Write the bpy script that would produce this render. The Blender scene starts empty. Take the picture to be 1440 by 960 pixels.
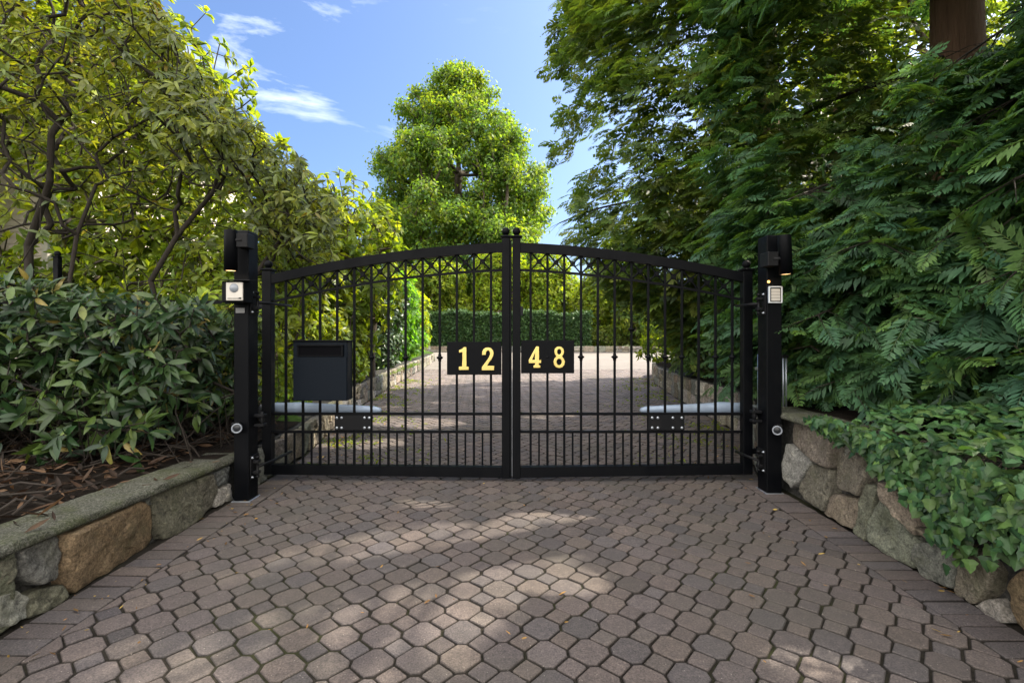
import bpy, math, random
import numpy as np
from mathutils import Vector, Matrix
random.seed(7)
RNG = np.random.default_rng(11)
scene = bpy.context.scene
COL = scene.collection
F = 690.0; CX = 720.0; HY = 468.0; EYE = 1.2
def P(x, y, Z):
    """photo measurement (pixel, distance) to metres"""
    return ((x-CX)*Z/F, Z, EYE-(y-HY)*Z/F)
# ---------------------------------------------------------------- light
SUN_AZ = math.radians(66); SUN_EL = math.radians(46)
SUN = np.array([math.sin(SUN_AZ)*math.cos(SUN_EL), math.cos(SUN_AZ)*math.cos(SUN_EL), math.sin(SUN_EL)])
# ---------------------------------------------------------------- nodes
def new_mat(name):
    m = bpy.data.materials.new(name); m.use_nodes = True
    nt = m.node_tree; nt.nodes.clear()
    return m, nt
def N(nt, t, **kw):
    n = nt.nodes.new(t)
    for k, v in kw.items():
        if k.startswith('i_'):
            key = k[2:]
            key = int(key) if key.isdigit() else key.replace('_', ' ')
            n.inputs[key].default_value = v
        else: setattr(n, k, v)
    return n
def ramp(nt, fac, stops, interp='LINEAR'):
    r = N(nt, 'ShaderNodeValToRGB'); r.color_ramp.interpolation = interp
    el = r.color_ramp.elements
    while len(el) < len(stops): el.new(0.5)
    for e, (p, c) in zip(el, stops):
        e.position = p; e.color = (c[0], c[1], c[2], 1)
    nt.links.new(fac, r.inputs[0]); return r.outputs[0]
def mixc(nt, fac, a, b, blend='MIX'):
    m = N(nt, 'ShaderNodeMix', data_type='RGBA', blend_type=blend)
    for s, v in ((m.inputs[0], fac), (m.inputs[6], a), (m.inputs[7], b)):
        if hasattr(v, 'is_output'): nt.links.new(v, s)
        elif isinstance(v, (int, float)): s.default_value = v
        else: s.default_value = (v[0], v[1], v[2], 1)
    return m.outputs[2]
def noise(nt, scale, detail=6, rough=.6, vec=None, out=0, dist=0):
    n = N(nt, 'ShaderNodeTexNoise'); n.inputs['Scale'].default_value = scale
    n.inputs['Detail'].default_value = detail; n.inputs['Roughness'].default_value = rough
    n.inputs['Distortion'].default_value = dist
    if vec is not None: nt.links.new(vec, n.inputs['Vector'])
    return n.outputs[out]
def world_pos(nt, scale=(1,1,1)):
    g = N(nt, 'ShaderNodeNewGeometry')
    m = N(nt, 'ShaderNodeMapping'); m.inputs['Scale'].default_value = scale
    nt.links.new(g.outputs['Position'], m.inputs['Vector']); return m.outputs[0]
def bump(nt, h, strength=.4, dist=.01, normal=None):
    b = N(nt, 'ShaderNodeBump'); b.inputs['Strength'].default_value = strength
    b.inputs['Distance'].default_value = dist; nt.links.new(h, b.inputs['Height'])
    if normal is not None: nt.links.new(normal, b.inputs['Normal'])
    return b.outputs[0]
def principled(nt, color=None, rough=.6, metal=0, spec=.5, normal=None, coat=0):
    p = N(nt, 'ShaderNodeBsdfPrincipled')
    if color is not None:
        if hasattr(color, 'is_output'): nt.links.new(color, p.inputs['Base Color'])
        else: p.inputs['Base Color'].default_value = (*color[:3], 1)
    if hasattr(rough, 'is_output'): nt.links.new(rough, p.inputs['Roughness'])
    else: p.inputs['Roughness'].default_value = rough
    p.inputs['Metallic'].default_value = metal
    p.inputs['Specular IOR Level'].default_value = spec
    p.inputs['Coat Weight'].default_value = coat
    if normal is not None: nt.links.new(normal, p.inputs['Normal'])
    return p
def out(nt, sh):
    o = N(nt, 'ShaderNodeOutputMaterial'); nt.links.new(sh, o.inputs['Surface'])
def vcol(nt):
    return N(nt, 'ShaderNodeVertexColor', layer_name='Col').outputs[0]
def leaf_mat(name, rough=.42, trans=.38, spec=.4, tint=(1.25, 1.15, .45), back=None):
    m, nt = new_mat(name)
    c = vcol(nt)
    n = noise(nt, 30, 3, .6, world_pos(nt))
    r = ramp(nt, n, [(.3, (.72,.74,.72)), (.7, (1.2,1.2,1.15))])
    c = mixc(nt, 1.0, c, r, 'MULTIPLY')
    if back is not None:
        g = N(nt, 'ShaderNodeNewGeometry')
        cb = mixc(nt, 1.0, c, back, 'MULTIPLY')
        c = mixc(nt, g.outputs['Backfacing'], c, cb)
    p = principled(nt, c, rough, spec=spec)
    t = N(nt, 'ShaderNodeBsdfTranslucent')
    nt.links.new(mixc(nt, 1.0, c, tint, 'MULTIPLY'), t.inputs['Color'])
    mx = N(nt, 'ShaderNodeMixShader'); mx.inputs[0].default_value = trans
    nt.links.new(p.outputs[0], mx.inputs[1]); nt.links.new(t.outputs[0], mx.inputs[2])
    out(nt, mx.outputs[0]); return m
def bark_mat(name, c1, c2, scale=8, stretch=(1,1,.22), bs=.8):
    m, nt = new_mat(name)
    v = world_pos(nt, stretch)
    n = noise(nt, scale*3, 8, .7, v); n2 = noise(nt, scale, 4, .6, v)
    c = ramp(nt, n, [(.3, c1), (.72, c2)])
    c = mixc(nt, n2, c, [x*1.25 for x in c2]); 
    p = principled(nt, c, .85, spec=.25, normal=bump(nt, n, bs, .02)); out(nt, p.outputs[0]); return m
def paint_mat(name, c, rough=.4, dust=.25, dustc=(.05,.05,.048), metal=0, spec=.5):
    m, nt = new_mat(name)
    v = world_pos(nt)
    n = noise(nt, 6, 7, .65, v); f = ramp(nt, n, [(.48, (0,0,0)), (.75, (dust,)*3)])
    col = mixc(nt, f, c, dustc)
    n2 = noise(nt, 90, 3, .6, v)
    r = ramp(nt, n, [(.3, (rough*.8,)*3), (.75, (min(1, rough*1.5),)*3)])
    p = principled(nt, col, r, metal=metal, spec=spec, normal=bump(nt, n2, .12, .002)); out(nt, p.outputs[0]); return m
def flat_mat(name, c, rough=.5, metal=0, emit=None, es=1, spec=.5):
    m, nt = new_mat(name)
    n = noise(nt, 25, 4, .6, world_pos(nt))
    col = mixc(nt, n, [x*.85 for x in c], [min(1, x*1.12) for x in c])
    p = principled(nt, col, rough, metal=metal, spec=spec)
    if emit: 
        p.inputs['Emission Color'].default_value = (*emit, 1); p.inputs['Emission Strength'].default_value = es
    out(nt, p.outputs[0]); return m
# ---------------------------------------------------------------- objects
def thing(name, label, cat, loc=(0,0,0), group=None, kind=None):
    o = bpy.data.objects.new(name, None); COL.objects.link(o); o.location = loc
    o.empty_display_size = .1
    o['label'] = label; o['category'] = cat
    if group: o['group'] = group
    if kind: o['kind'] = kind
    return o
def tag(o, label=None, cat=None, group=None, kind=None):
    if label: o['label'] = label
    if cat: o['category'] = cat
    if group: o['group'] = group
    if kind: o['kind'] = kind
    return o
def worldloc(o):
    v = Vector((0,0,0))
    while o is not None: v += o.location; o = o.parent
    return v
def link_mesh(name, me, mat, parent):
    o = bpy.data.objects.new(name, me); COL.objects.link(o)
    if parent is not None: o.parent = parent
    if mat is not None: me.materials.append(mat)
    return o
def np_mesh(name, V, Fc, mat, parent=None, vc=None, smooth=False, origin=None):
    """V (n,3); Fc list of (m,k) arrays or one array; vc (n,3) vertex colours"""
    if not isinstance(Fc, list): Fc = [Fc]
    base = worldloc(parent) if parent is not None else Vector(origin or (0,0,0))
    V = np.asarray(V, dtype=np.float64) - np.array(base)
    me = bpy.data.meshes.new(name)
    me.vertices.add(len(V)); me.vertices.foreach_set('co', V.astype(np.float32).ravel())
    loops = np.concatenate([f.ravel() for f in Fc]).astype(np.int32)
    tot = np.concatenate([np.full(len(f), f.shape[1]) for f in Fc]).astype(np.int32)
    start = np.concatenate([[0], np.cumsum(tot)[:-1]]).astype(np.int32)
    me.loops.add(len(loops)); me.loops.foreach_set('vertex_index', loops)
    me.polygons.add(len(tot)); me.polygons.foreach_set('loop_start', start)
    me.polygons.foreach_set('use_smooth', np.full(len(tot), smooth))
    me.update(calc_edges=True)
    if vc is not None:
        a = me.color_attributes.new('Col', 'FLOAT_COLOR', 'POINT')
        c = np.ones((len(V), 4), dtype=np.float32); c[:, :3] = vc
        a.data.foreach_set('color', c.ravel())
    o = link_mesh(name, me, mat, parent)
    if parent is None and origin is not None: o.location = origin
    return o
class MB:
    def __init__(s): s.v = []; s.f = []; s.c = []; s.sm = []
    def add(s, vs, fs, col=None, smooth=False):
        b = len(s.v); s.v += [tuple(p) for p in vs]
        for f in fs: s.f.append(tuple(b+i for i in f)); s.sm.append(smooth)
        s.c += [col or (1,1,1)]*len(vs)
    def box(s, x0, x1, y0, y1, z0, z1, b=0, col=None):
        if b <= 0:
            vs = [(x,y,z) for z in (z0,z1) for y in (y0,y1) for x in (x0,x1)]
            s.add(vs, [(0,2,3,1),(4,5,7,6),(0,1,5,4),(2,6,7,3),(0,4,6,2),(1,3,7,5)], col)
            return
        b = min(b, (x1-x0)*.45, (y1-y0)*.45, (z1-z0)*.45)
        vs = []; idx = {}
        for i, x in enumerate((x0, x1)):
            for j, y in enumerate((y0, y1)):
                for k, z in enumerate((z0, z1)):
                    sx, sy, sz = (1-2*i)*b, (1-2*j)*b, (1-2*k)*b
                    idx[i,j,k,'x'] = len(vs); vs.append((x, y+sy, z+sz))
                    idx[i,j,k,'y'] = len(vs); vs.append((x+sx, y, z+sz))
                    idx[i,j,k,'z'] = len(vs); vs.append((x+sx, y+sy, z))
        fs = []
        for i in (0,1): 
            q = [idx[i,0,0,'x'], idx[i,1,0,'x'], idx[i,1,1,'x'], idx[i,0,1,'x']]; fs.append(q if i else q[::-1])
        for j in (0,1):
            q = [idx[0,j,0,'y'], idx[0,j,1,'y'], idx[1,j,1,'y'], idx[1,j,0,'y']]; fs.append(q if j else q[::-1])
        for k in (0,1):
            q = [idx[0,0,k,'z'], idx[1,0,k,'z'], idx[1,1,k,'z'], idx[0,1,k,'z']]; fs.append(q if k else q[::-1])
        for j in (0,1):
            for k in (0,1): fs.append([idx[0,j,k,'y'], idx[1,j,k,'y'], idx[1,j,k,'z'], idx[0,j,k,'z']])
        for i in (0,1):
            for k in (0,1): fs.append([idx[i,0,k,'x'], idx[i,1,k,'x'], idx[i,1,k,'z'], idx[i,0,k,'z']])
        for i in (0,1):
            for j in (0,1): fs.append([idx[i,j,0,'x'], idx[i,j,1,'x'], idx[i,j,1,'y'], idx[i,j,0,'y']])
        for i in (0,1):
            for j in (0,1):
                for k in (0,1): fs.append([idx[i,j,k,'x'], idx[i,j,k,'y'], idx[i,j,k,'z']])
        s.add(vs, fs, col)
    def tube(s, pts, rads, n=8, cap=True, col=None):
        pts = [Vector(p) for p in pts]
        if not hasattr(rads, '__len__'): rads = [rads]*len(pts)
        vs = []; fs = []; prev = None
        for i, p in enumerate(pts):
            d = (pts[min(i+1, len(pts)-1)]-pts[max(i-1, 0)]).normalized()
            if prev is None: u = d.orthogonal().normalized()
            else: u = (prev-d*prev.dot(d)).normalized()
            prev = u; w = d.cross(u)
            for k in range(n):
                a = 2*math.pi*k/n
                vs.append(p+(u*math.cos(a)+w*math.sin(a))*rads[i])
        for i in range(len(pts)-1):
            for k in range(n):
                k2 = (k+1) % n
                fs.append((i*n+k, i*n+k2, (i+1)*n+k2, (i+1)*n+k))
        s.add(vs, fs, col, True)
        if cap:
            b = len(s.v)-len(vs)
            s.f.append(tuple(b+k for k in range(n-1, -1, -1))); s.sm.append(False)
            s.f.append(tuple(b+(len(pts)-1)*n+k for k in range(n))); s.sm.append(False)
    def lathe(s, c, axis, prof, n=20, col=None):
        """prof: list of (distance along the axis, radius)"""
        s_pts = [Vector(c)+Vector(axis).normalized()*t for t, r in prof]
        d = Vector(axis).normalized(); u = d.orthogonal().normalized(); w = d.cross(u)
        vs = []; fs = []
        for p, (t, r) in zip(s_pts, prof):
            for k in range(n):
                a = 2*math.pi*k/n; vs.append(p+(u*math.cos(a)+w*math.sin(a))*max(r, 1e-4))
        for i in range(len(prof)-1):
            for k in range(n):
                k2 = (k+1) % n; fs.append((i*n+k, i*n+k2, (i+1)*n+k2, (i+1)*n+k))
        s.add(vs, fs, col, True)
    def ball(s, c, r, n=14, sz=1, col=None):
        prof = [(-r*sz*math.cos(math.pi*i/8), r*math.sin(math.pi*i/8)) for i in range(9)]
        s.lathe(c, (0,0,1), prof, n, col)
    def build(s, name, mat, parent=None, origin=None, autosmooth=True):
        base = worldloc(parent) if parent is not None else Vector(origin or (0,0,0))
        me = bpy.data.meshes.new(name)
        me.from_pydata([tuple(Vector(p)-base) for p in s.v], [], s.f)
        me.polygons.foreach_set('use_smooth', s.sm)
        if any(c != (1,1,1) for c in s.c):
            a = me.color_attributes.new('Col', 'FLOAT_COLOR', 'POINT')
            a.data.foreach_set('color', np.array([(*c, 1) for c in s.c], dtype=np.float32).ravel())
        me.update()
        o = link_mesh(name, me, mat, parent)
        if parent is None and origin is not None: o.location = origin
        return o
# ---------------------------------------------------------------- foliage tools
def norm(a): return a/np.maximum(np.linalg.norm(a, axis=-1, keepdims=True), 1e-9)
def frames(d, n, s):
    """d (N,3) leaf axis, n (N,3) rough normal, s (N,) size -> (N,3,3) columns"""
    x = norm(d); z = norm(n-np.sum(n*x, -1, keepdims=True)*x); y = np.cross(z, x)
    return np.stack([x, y, z], -1)*s[:, None, None]
def scatter(name, tmpl, R, T, C, mat, parent, jitter=0.0, origin=None):
    tv, tf, tc = tmpl
    V = np.einsum('nij,vj->nvi', R, tv)+T[:, None, :]
    n, k = V.shape[:2]
    Fc = (tf[None]+(np.arange(n)*k)[:, None, None]).reshape(-1, tf.shape[1])
    vc = (C[:, None, :]*tc[None]).reshape(-1, 3)
    return V.reshape(-1, 3), Fc, vc
def leaves_obj(name, batches, mat, parent=None, origin=None, smooth=True):
    Vs = []; Fs = []; Cs = []; off = 0
    for tmpl, R, T, C in batches:
        if len(T) == 0: continue
        V, Fc, vc = scatter('', tmpl, R, T, C, None, None)
        Vs.append(V); Fs.append(Fc+off); Cs.append(vc); off += len(V)
    return np_mesh(name, np.concatenate(Vs), Fs, mat, parent, np.concatenate(Cs), smooth, origin)
def leaf_tmpl(seg=4, w=.17, fold=.25, droop=.25, pw=.85):
    vs = []; tc = []
    for i in range(seg+1):
        t = i/seg; hw = w*math.sin(math.pi*t**pw)**.8+.004 if 0 < t < 1 else .006
        z = -droop*t*t
        x = t*(1-.12*droop*t)
        for sgn in (-1, 0, 1):
            vs.append((x, sgn*hw, z+(fold*hw if sgn else 0)))
            tc.append((1,1,1) if sgn else (1.18,1.14,1.05))
    fs = []
    for i in range(seg):
        a = i*3; fs += [(a, a+3, a+4, a+1), (a+1, a+4, a+5, a+2)]
    return np.array(vs), np.array(fs), np.array(tc)
def spray_tmpl(pairs=10, ll=.34, lw=.05, droop=.25, rng=None):
    rng = rng or np.random.default_rng(3)
    vs = []; fs = []; tc = []
    def sp(t): return np.array([t*(1-.15*droop*t), 0, -droop*t*t])
    # rachis
    for i in range(3):
        a, b = sp(i/3), sp((i+1)/3); k = len(vs)
        vs += [a+[0,-.008,0], a+[0,.008,0], b+[0,.006,0], b+[0,-.006,0]]; fs.append((k,k+1,k+2,k+3)); tc += [(.8,.6,.35)]*4
    for i in range(pairs):
        t = .1+.9*i/(pairs-1); L = ll*(1-.72*t**1.6)*(.75+.5*min(1, t*5))
        for sg in (-1, 1):
            a = sp(t)+[.02*rng.normal(), 0, 0]; ang = math.radians(62-22*t+rng.normal()*7)*sg
            d = np.array([math.cos(ang), math.sin(ang), -.18-.2*rng.random()])*L*(.85+.3*rng.random())
            n = np.array([-math.sin(ang), math.cos(ang), 0])*lw*(.8+.4*rng.random())
            k = len(vs); m = a+d*.45+[0,0,.02]
            vs += [a, m-n, a+d, m+n]; fs.append((k,k+1,k+2,k+3))
            g = .85+.3*rng.random(); tip = 1+.35*t
            tc += [(g*.9,g*.9,g*.9), (g,g,g), (g*tip,g*tip,g*(1+.1*t)), (g,g,g)]
    return np.array(vs), np.array(fs), np.array(tc)
def clump_tmpl(n=7, size=.5, w=.2, rng=None):
    """small group of single-quad leaves for distant crowns"""
    rng = rng or np.random.default_rng(5)
    vs = []; fs = []; tc = []
    for i in range(n):
        p = rng.normal(size=3)*.35; d = norm(rng.normal(size=3)*[1,1,.5]-[0,0,.35])*size*(.7+.6*rng.random())
        nn = norm(np.cross(d, rng.normal(size=3)))*w*(.8+.4*rng.random())
        k = len(vs); vs += [p, p+d*.45-nn, p+d, p+d*.45+nn]; fs.append((k,k+1,k+2,k+3))
        g = .75+.5*rng.random(); tc += [(g,g,g)]*4
    return np.array(vs), np.array(fs), np.array(tc)
def tubes_mesh(name, pos, par, rad, mat, parent, sides=6):
    idx = np.where(par >= 0)[0]
    a = pos[par[idx]]; b = pos[idx]; ra = np.minimum(rad[par[idx]], rad[idx]*1.35); rb = rad[idx]
    d = b-a; L = np.linalg.norm(d, axis=1); ok = L > 1e-5
    a, b, ra, rb, d = a[ok], b[ok], ra[ok], rb[ok], norm(d[ok])
    b = b+d*rb[:, None]*.3; a = a-d*ra[:, None]*.2
    up = np.where(np.abs(d[:, 2:3]) > .9, [[1.,0,0]], [[0,0,1.]])
    u = norm(np.cross(d, up)); w = np.cross(d, u)
    ang = np.arange(sides)*2*math.pi/sides
    ring = u[:, None]*np.cos(ang)[None, :, None]+w[:, None]*np.sin(ang)[None, :, None]
    V = np.concatenate([a[:, None]+ring*ra[:, None, None], b[:, None]+ring*rb[:, None, None]], 1)
    n = len(V); k = np.arange(sides); k2 = (k+1) % sides
    q = np.stack([k, k2, k2+sides, k+sides], 1)
    Fc = (q[None]+(np.arange(n)*2*sides)[:, None, None]).reshape(-1, 4)
    return np_mesh(name, V.reshape(-1, 3), Fc, mat, parent, smooth=True)
def skeleton(trunks, targets, bf=.35, step=.2, wob=.12, rtip=.004, power=2.3, rng=None):
    """grow branches: every target joins the nearest cheap node of the growing tree"""
    rng = rng or RNG
    pos = []; par = []; path = []
    for tr in trunks:
        for i, p in enumerate(tr):
            par.append(len(pos)-1 if i else -1); 
            path.append(0 if i == 0 else path[-1]+float(np.linalg.norm(np.array(p)-np.array(pos[-1]))))
            pos.append(tuple(p))
    cap = len(pos)+len(targets)*14
    A = np.zeros((cap, 3)); A[:len(pos)] = pos; PL = np.zeros(cap); PL[:len(pos)] = path; n = len(pos)
    root = np.array([t[0] for t in trunks]).mean(0)
    order = np.argsort(np.linalg.norm(targets-root, axis=1))
    tips = np.zeros(len(targets), int); first = min(1, n-1)
    for ti in order:
        t = targets[ti]
        dist = np.linalg.norm(A[:n]-t, axis=1); cost = dist+bf*PL[:n]
        j = int(np.argmin(cost)); L = dist[j]; k = max(1, min(12, int(L/step)))
        a = A[j].copy(); pj = j; side = rng.normal(size=3)*wob*L*.5
        for s in range(1, k+1):
            u = s/k
            p = a+(t-a)*u+side*math.sin(math.pi*u)+(rng.normal(size=3)*wob*step*.6 if s < k else 0)
            if s == k: p = t
            A[n] = p; par.append(pj); PL[n] = PL[pj]+np.linalg.norm(p-A[pj]); pj = n; n += 1
            if n >= cap-2: break
        tips[ti] = pj
    par = np.array(par); pos = A[:n]
    w = np.zeros(n); w[tips] += 1
    for i in range(n-1, -1, -1):
        if par[i] >= 0: w[par[i]] += w[i]
    rad = rtip*np.maximum(w, 1)**(1/power)
    return pos, par, rad, tips
def blob_targets(blobs, n, rng, shell=.55):
    """blobs: list of (cx,cy,cz,rx,ry,rz)"""
    B = np.array(blobs); vol = (B[:,3]*B[:,4]*B[:,5])**(2/3); idx = rng.choice(len(B), n, p=vol/vol.sum())
    d = norm(rng.normal(size=(n, 3))); r = (shell+(1-shell)*rng.random(n))**.7
    return B[idx, :3]+d*B[idx, 3:]*r[:, None], d
def palette(n, cols, rng, var=.18):
    cols = np.array(cols); w = rng.random(n); i = rng.integers(0, len(cols), n); j = rng.integers(0, len(cols), n)
    c = cols[i]*w[:, None]+cols[j]*(1-w)[:, None]
    return c*(1+var*rng.normal(size=(n, 1))).clip(.45, 1.7)
def rosettes(pos, dirs, per, size, rng, pal, droop=.25, spread=.9, up=.3, off=.0):
    """a whorl of leaves at each twig tip"""
    n = len(pos); T = np.repeat(pos, per, 0); D = np.repeat(norm(dirs), per, 0); m = n*per
    r = norm(rng.normal(size=(m, 3))); r = norm(r-np.sum(r*D, 1, keepdims=True)*D*.9)
    d = norm(D*(.25+.5*rng.random((m, 1)))+r*spread+np.array([0,0,-droop]))
    nn = norm(D*.6+np.array([0,0,1])*up+rng.normal(size=(m, 3))*.35)
    s = size*(.65+.6*rng.random(m))
    T = T+D*(rng.random((m, 1))-.6)*off
    base = np.repeat(palette(n, pal, rng, .12), per, 0)*(1+.16*rng.normal(size=(m, 1))).clip(.5, 1.6)
    return frames(d, nn, s), T, base
FILL_CLOUD = (17.0, 16.0, 14.8)  # radiance of the out-of-view cloud bank added for fill light
# ================================================================ render settings, camera, sky, sun
scene.render.engine = 'CYCLES'
scene.render.resolution_x = 1024; scene.render.resolution_y = 682
scene.cycles.max_bounces = 5; scene.cycles.transmission_bounces = 3; scene.cycles.diffuse_bounces = 2; scene.cycles.glossy_bounces = 2
scene.view_settings.view_transform = 'Standard'; scene.view_settings.look = 'None'
scene.view_settings.gamma = 1; scene.view_settings.exposure = EXPOSURE = 1.25
cam = bpy.data.cameras.new('camera'); cam.sensor_width = 36; cam.lens = 36*F/1440
cam.shift_y = -12/1440; cam.clip_end = 1000; cam.clip_start = .05
co = bpy.data.objects.new('camera', cam); COL.objects.link(co)
co.location = (0,0,EYE); co.rotation_euler = (math.radians(90), 0, 0); scene.camera = co
w = bpy.data.worlds.new('World'); scene.world = w; w.use_nodes = True
nt = w.node_tree; nt.nodes.clear()
sky = N(nt, 'ShaderNodeTexSky', sky_type='NISHITA'); sky.sun_disc = False
sky.sun_elevation = SUN_EL; sky.sun_rotation = SUN_AZ; sky.altitude = 50; sky.air_density = 1.0; sky.dust_density = 3.6; sky.ozone_density = 4
tc = N(nt, 'ShaderNodeTexCoord')
mp = N(nt, 'ShaderNodeMapping'); mp.inputs['Scale'].default_value = (1.6, 1.6, 5.5); mp.inputs['Rotation'].default_value = (0, .28, 0)
nt.links.new(tc.outputs['Generated'], mp.inputs['Vector'])
cn = noise(nt, 2.6, 8, .58, mp.outputs[0], dist=.35)
cf = ramp(nt, cn, [(.565, (0,0,0)), (.84, (1,1,1))])
def dmask(px, py, sharp):
    d = Vector((px-CX, F, HY-py)).normalized()
    v = N(nt, 'ShaderNodeVectorMath', operation='DOT_PRODUCT'); v.inputs[1].default_value = d
    nv = N(nt, 'ShaderNodeVectorMath', operation='NORMALIZE'); nt.links.new(tc.outputs['Generated'], nv.inputs[0])
    nt.links.new(nv.outputs[0], v.inputs[0])
    m = N(nt, 'ShaderNodeMath', operation='POWER'); m.use_clamp = True; nt.links.new(v.outputs['Value'], m.inputs[0]); m.inputs[1].default_value = sharp
    return m.outputs[0]
ma = N(nt, 'ShaderNodeMath', operation='MULTIPLY'); nt.links.new(cf, ma.inputs[0]); nt.links.new(dmask(350, 70, 26), ma.inputs[1])
mb = N(nt, 'ShaderNodeMath', operation='MULTIPLY'); nt.links.new(ma.outputs[0], mb.inputs[0]); mb.inputs[1].default_value = 1.0; mb.use_clamp = True
skyc = mixc(nt, mb.outputs[0], mixc(nt, 1.0, sky.outputs[0], (.80,.90,1.04), 'MULTIPLY'), (8.0, 8.3, 8.8))
bg = N(nt, 'ShaderNodeBackground'); bg.inputs[1].default_value = SKY_STRENGTH = .12
# unseen bright cloud bank added as fill light, overhead and behind the viewpoint
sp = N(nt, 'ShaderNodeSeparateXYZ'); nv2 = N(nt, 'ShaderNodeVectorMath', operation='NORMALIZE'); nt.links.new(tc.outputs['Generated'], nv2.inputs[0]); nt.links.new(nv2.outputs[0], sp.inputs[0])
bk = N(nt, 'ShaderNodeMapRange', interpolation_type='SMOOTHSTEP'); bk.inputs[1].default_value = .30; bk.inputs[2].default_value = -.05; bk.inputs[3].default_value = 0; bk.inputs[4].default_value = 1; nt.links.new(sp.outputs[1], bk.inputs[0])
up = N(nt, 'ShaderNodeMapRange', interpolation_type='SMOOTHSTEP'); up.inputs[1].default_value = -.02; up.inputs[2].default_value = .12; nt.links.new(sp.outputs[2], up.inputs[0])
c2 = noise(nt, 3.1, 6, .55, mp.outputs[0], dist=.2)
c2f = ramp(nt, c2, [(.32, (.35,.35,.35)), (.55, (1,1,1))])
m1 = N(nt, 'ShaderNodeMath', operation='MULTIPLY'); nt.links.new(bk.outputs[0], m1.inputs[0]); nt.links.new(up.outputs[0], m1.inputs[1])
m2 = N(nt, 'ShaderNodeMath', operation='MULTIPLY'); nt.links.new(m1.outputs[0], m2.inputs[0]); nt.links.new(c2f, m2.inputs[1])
skyc = mixc(nt, m2.outputs[0], skyc, FILL_CLOUD)
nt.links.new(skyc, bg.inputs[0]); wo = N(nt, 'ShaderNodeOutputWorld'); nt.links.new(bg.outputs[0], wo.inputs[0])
sl = bpy.data.lights.new('sun', 'SUN'); sl.energy = 5.0; sl.angle = math.radians(.55); sl.color = (1, .90, .74)
so = bpy.data.objects.new('sun', sl); COL.objects.link(so); so.location = (20, 10, 30)
so.rotation_euler = Vector(SUN).to_track_quat('Z', 'Y').to_euler()
# ================================================================ materials
m_black = paint_mat('black_powder_coat', (.0016,.0020,.0030), .5, .3, (.006,.006,.006), spec=.10)
m_black2 = paint_mat('black_paint_worn', (.003,.0034,.0045), .5, .5, (.015,.014,.013), spec=.2)
m_box = paint_mat('mailbox_enamel', (.0022,.0050,.0095), .45, .25, (.006,.008,.011), spec=.13)
m_gold = flat_mat('brass', (.86,.66,.22), .32, .75)
m_silver = paint_mat('anodised_cover', (.27,.34,.44), .42, .5, (.17,.19,.22), metal=.2)
m_steel = flat_mat('galvanised_steel', (.35,.38,.42), .4, .8)
m_cream = flat_mat('cream_plastic', (.50,.47,.42), .45)
m_grey = flat_mat('grey_plastic', (.20,.22,.25), .4)
m_lens = flat_mat('smoked_lens', (.012,.014,.017), .3)
m_glow = flat_mat('lamp_diffuser', (.9,.6,.3), .5, emit=(1,.62,.28), es=1.7)
m_amber = flat_mat('amber_led', (.9,.5,.1), .5, emit=(1,.5,.12), es=1.6)
m_pale = flat_mat('pale_label', (.62,.64,.66), .5)
m_label = flat_mat('worn_label', (.16,.16,.16), .6)
# pavers
def paver_mat():
    m, nt = new_mat('concrete_paver'); v = world_pos(nt)
    n1 = noise(nt, 150, 5, .8, v); n2 = noise(nt, 1.1, 5, .6, v); n3 = noise(nt, 28, 6, .7, v)
    c = vcol(nt)
    c = mixc(nt, 1, c, ramp(nt, n1, [(.32, (.38,.38,.38)), (.5, (.95,.95,.95)), (.68, (1.75,1.7,1.62))]), 'MULTIPLY')
    c = mixc(nt, 1, c, ramp(nt, n3, [(.3, (.8,.8,.82)), (.7, (1.15,1.12,1.1))]), 'MULTIPLY')
    c = mixc(nt, ramp(nt, n2, [(.45, (0,0,0)), (.72, (.6,.6,.6))]), c, (.062,.058,.048))
    wv = N(nt, 'ShaderNodeTexVoronoi'); wv.inputs['Scale'].default_value = 70; nt.links.new(v, wv.inputs['Vector'])
    sp = ramp(nt, wv.outputs['Distance'], [(.06, (1,1,1)), (.12, (0,0,0))])
    cm = N(nt, 'ShaderNodeMath', operation='GREATER_THAN'); cm.inputs[1].default_value = .8
    sx = N(nt, 'ShaderNodeSeparateColor'); nt.links.new(wv.outputs['Color'], sx.inputs[0]); nt.links.new(sx.outputs[0], cm.inputs[0])
    mm = N(nt, 'ShaderNodeMath', operation='MULTIPLY'); nt.links.new(sp, mm.inputs[0]); nt.links.new(cm.outputs[0], mm.inputs[1])
    c = mixc(nt, mm.outputs[0], c, (.42,.38,.33))
    b1 = bump(nt, n1, .55, .004); b2 = bump(nt, n3, .35, .008, b1)
    out(nt, principled(nt, c, .82, spec=.3, normal=b2).outputs[0]); return m
m_paver = paver_mat()
def joint_mat():
    m, nt = new_mat('joint_sand'); v = world_pos(nt)
    n = noise(nt, 60, 6, .7, v); n2 = noise(nt, 1.3, 4, .6, v)
    c = ramp(nt, n, [(.3, (.010,.009,.008)), (.7, (.032,.028,.022))])
    c = mixc(nt, ramp(nt, n2, [(.50, (0,0,0)), (.66, (.7,.7,.7))]), c, (.036,.042,.015))
    out(nt, principled(nt, c, .95, spec=.1, normal=bump(nt, n, .8, .01)).outputs[0]); return m
m_joint = joint_mat()
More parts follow.
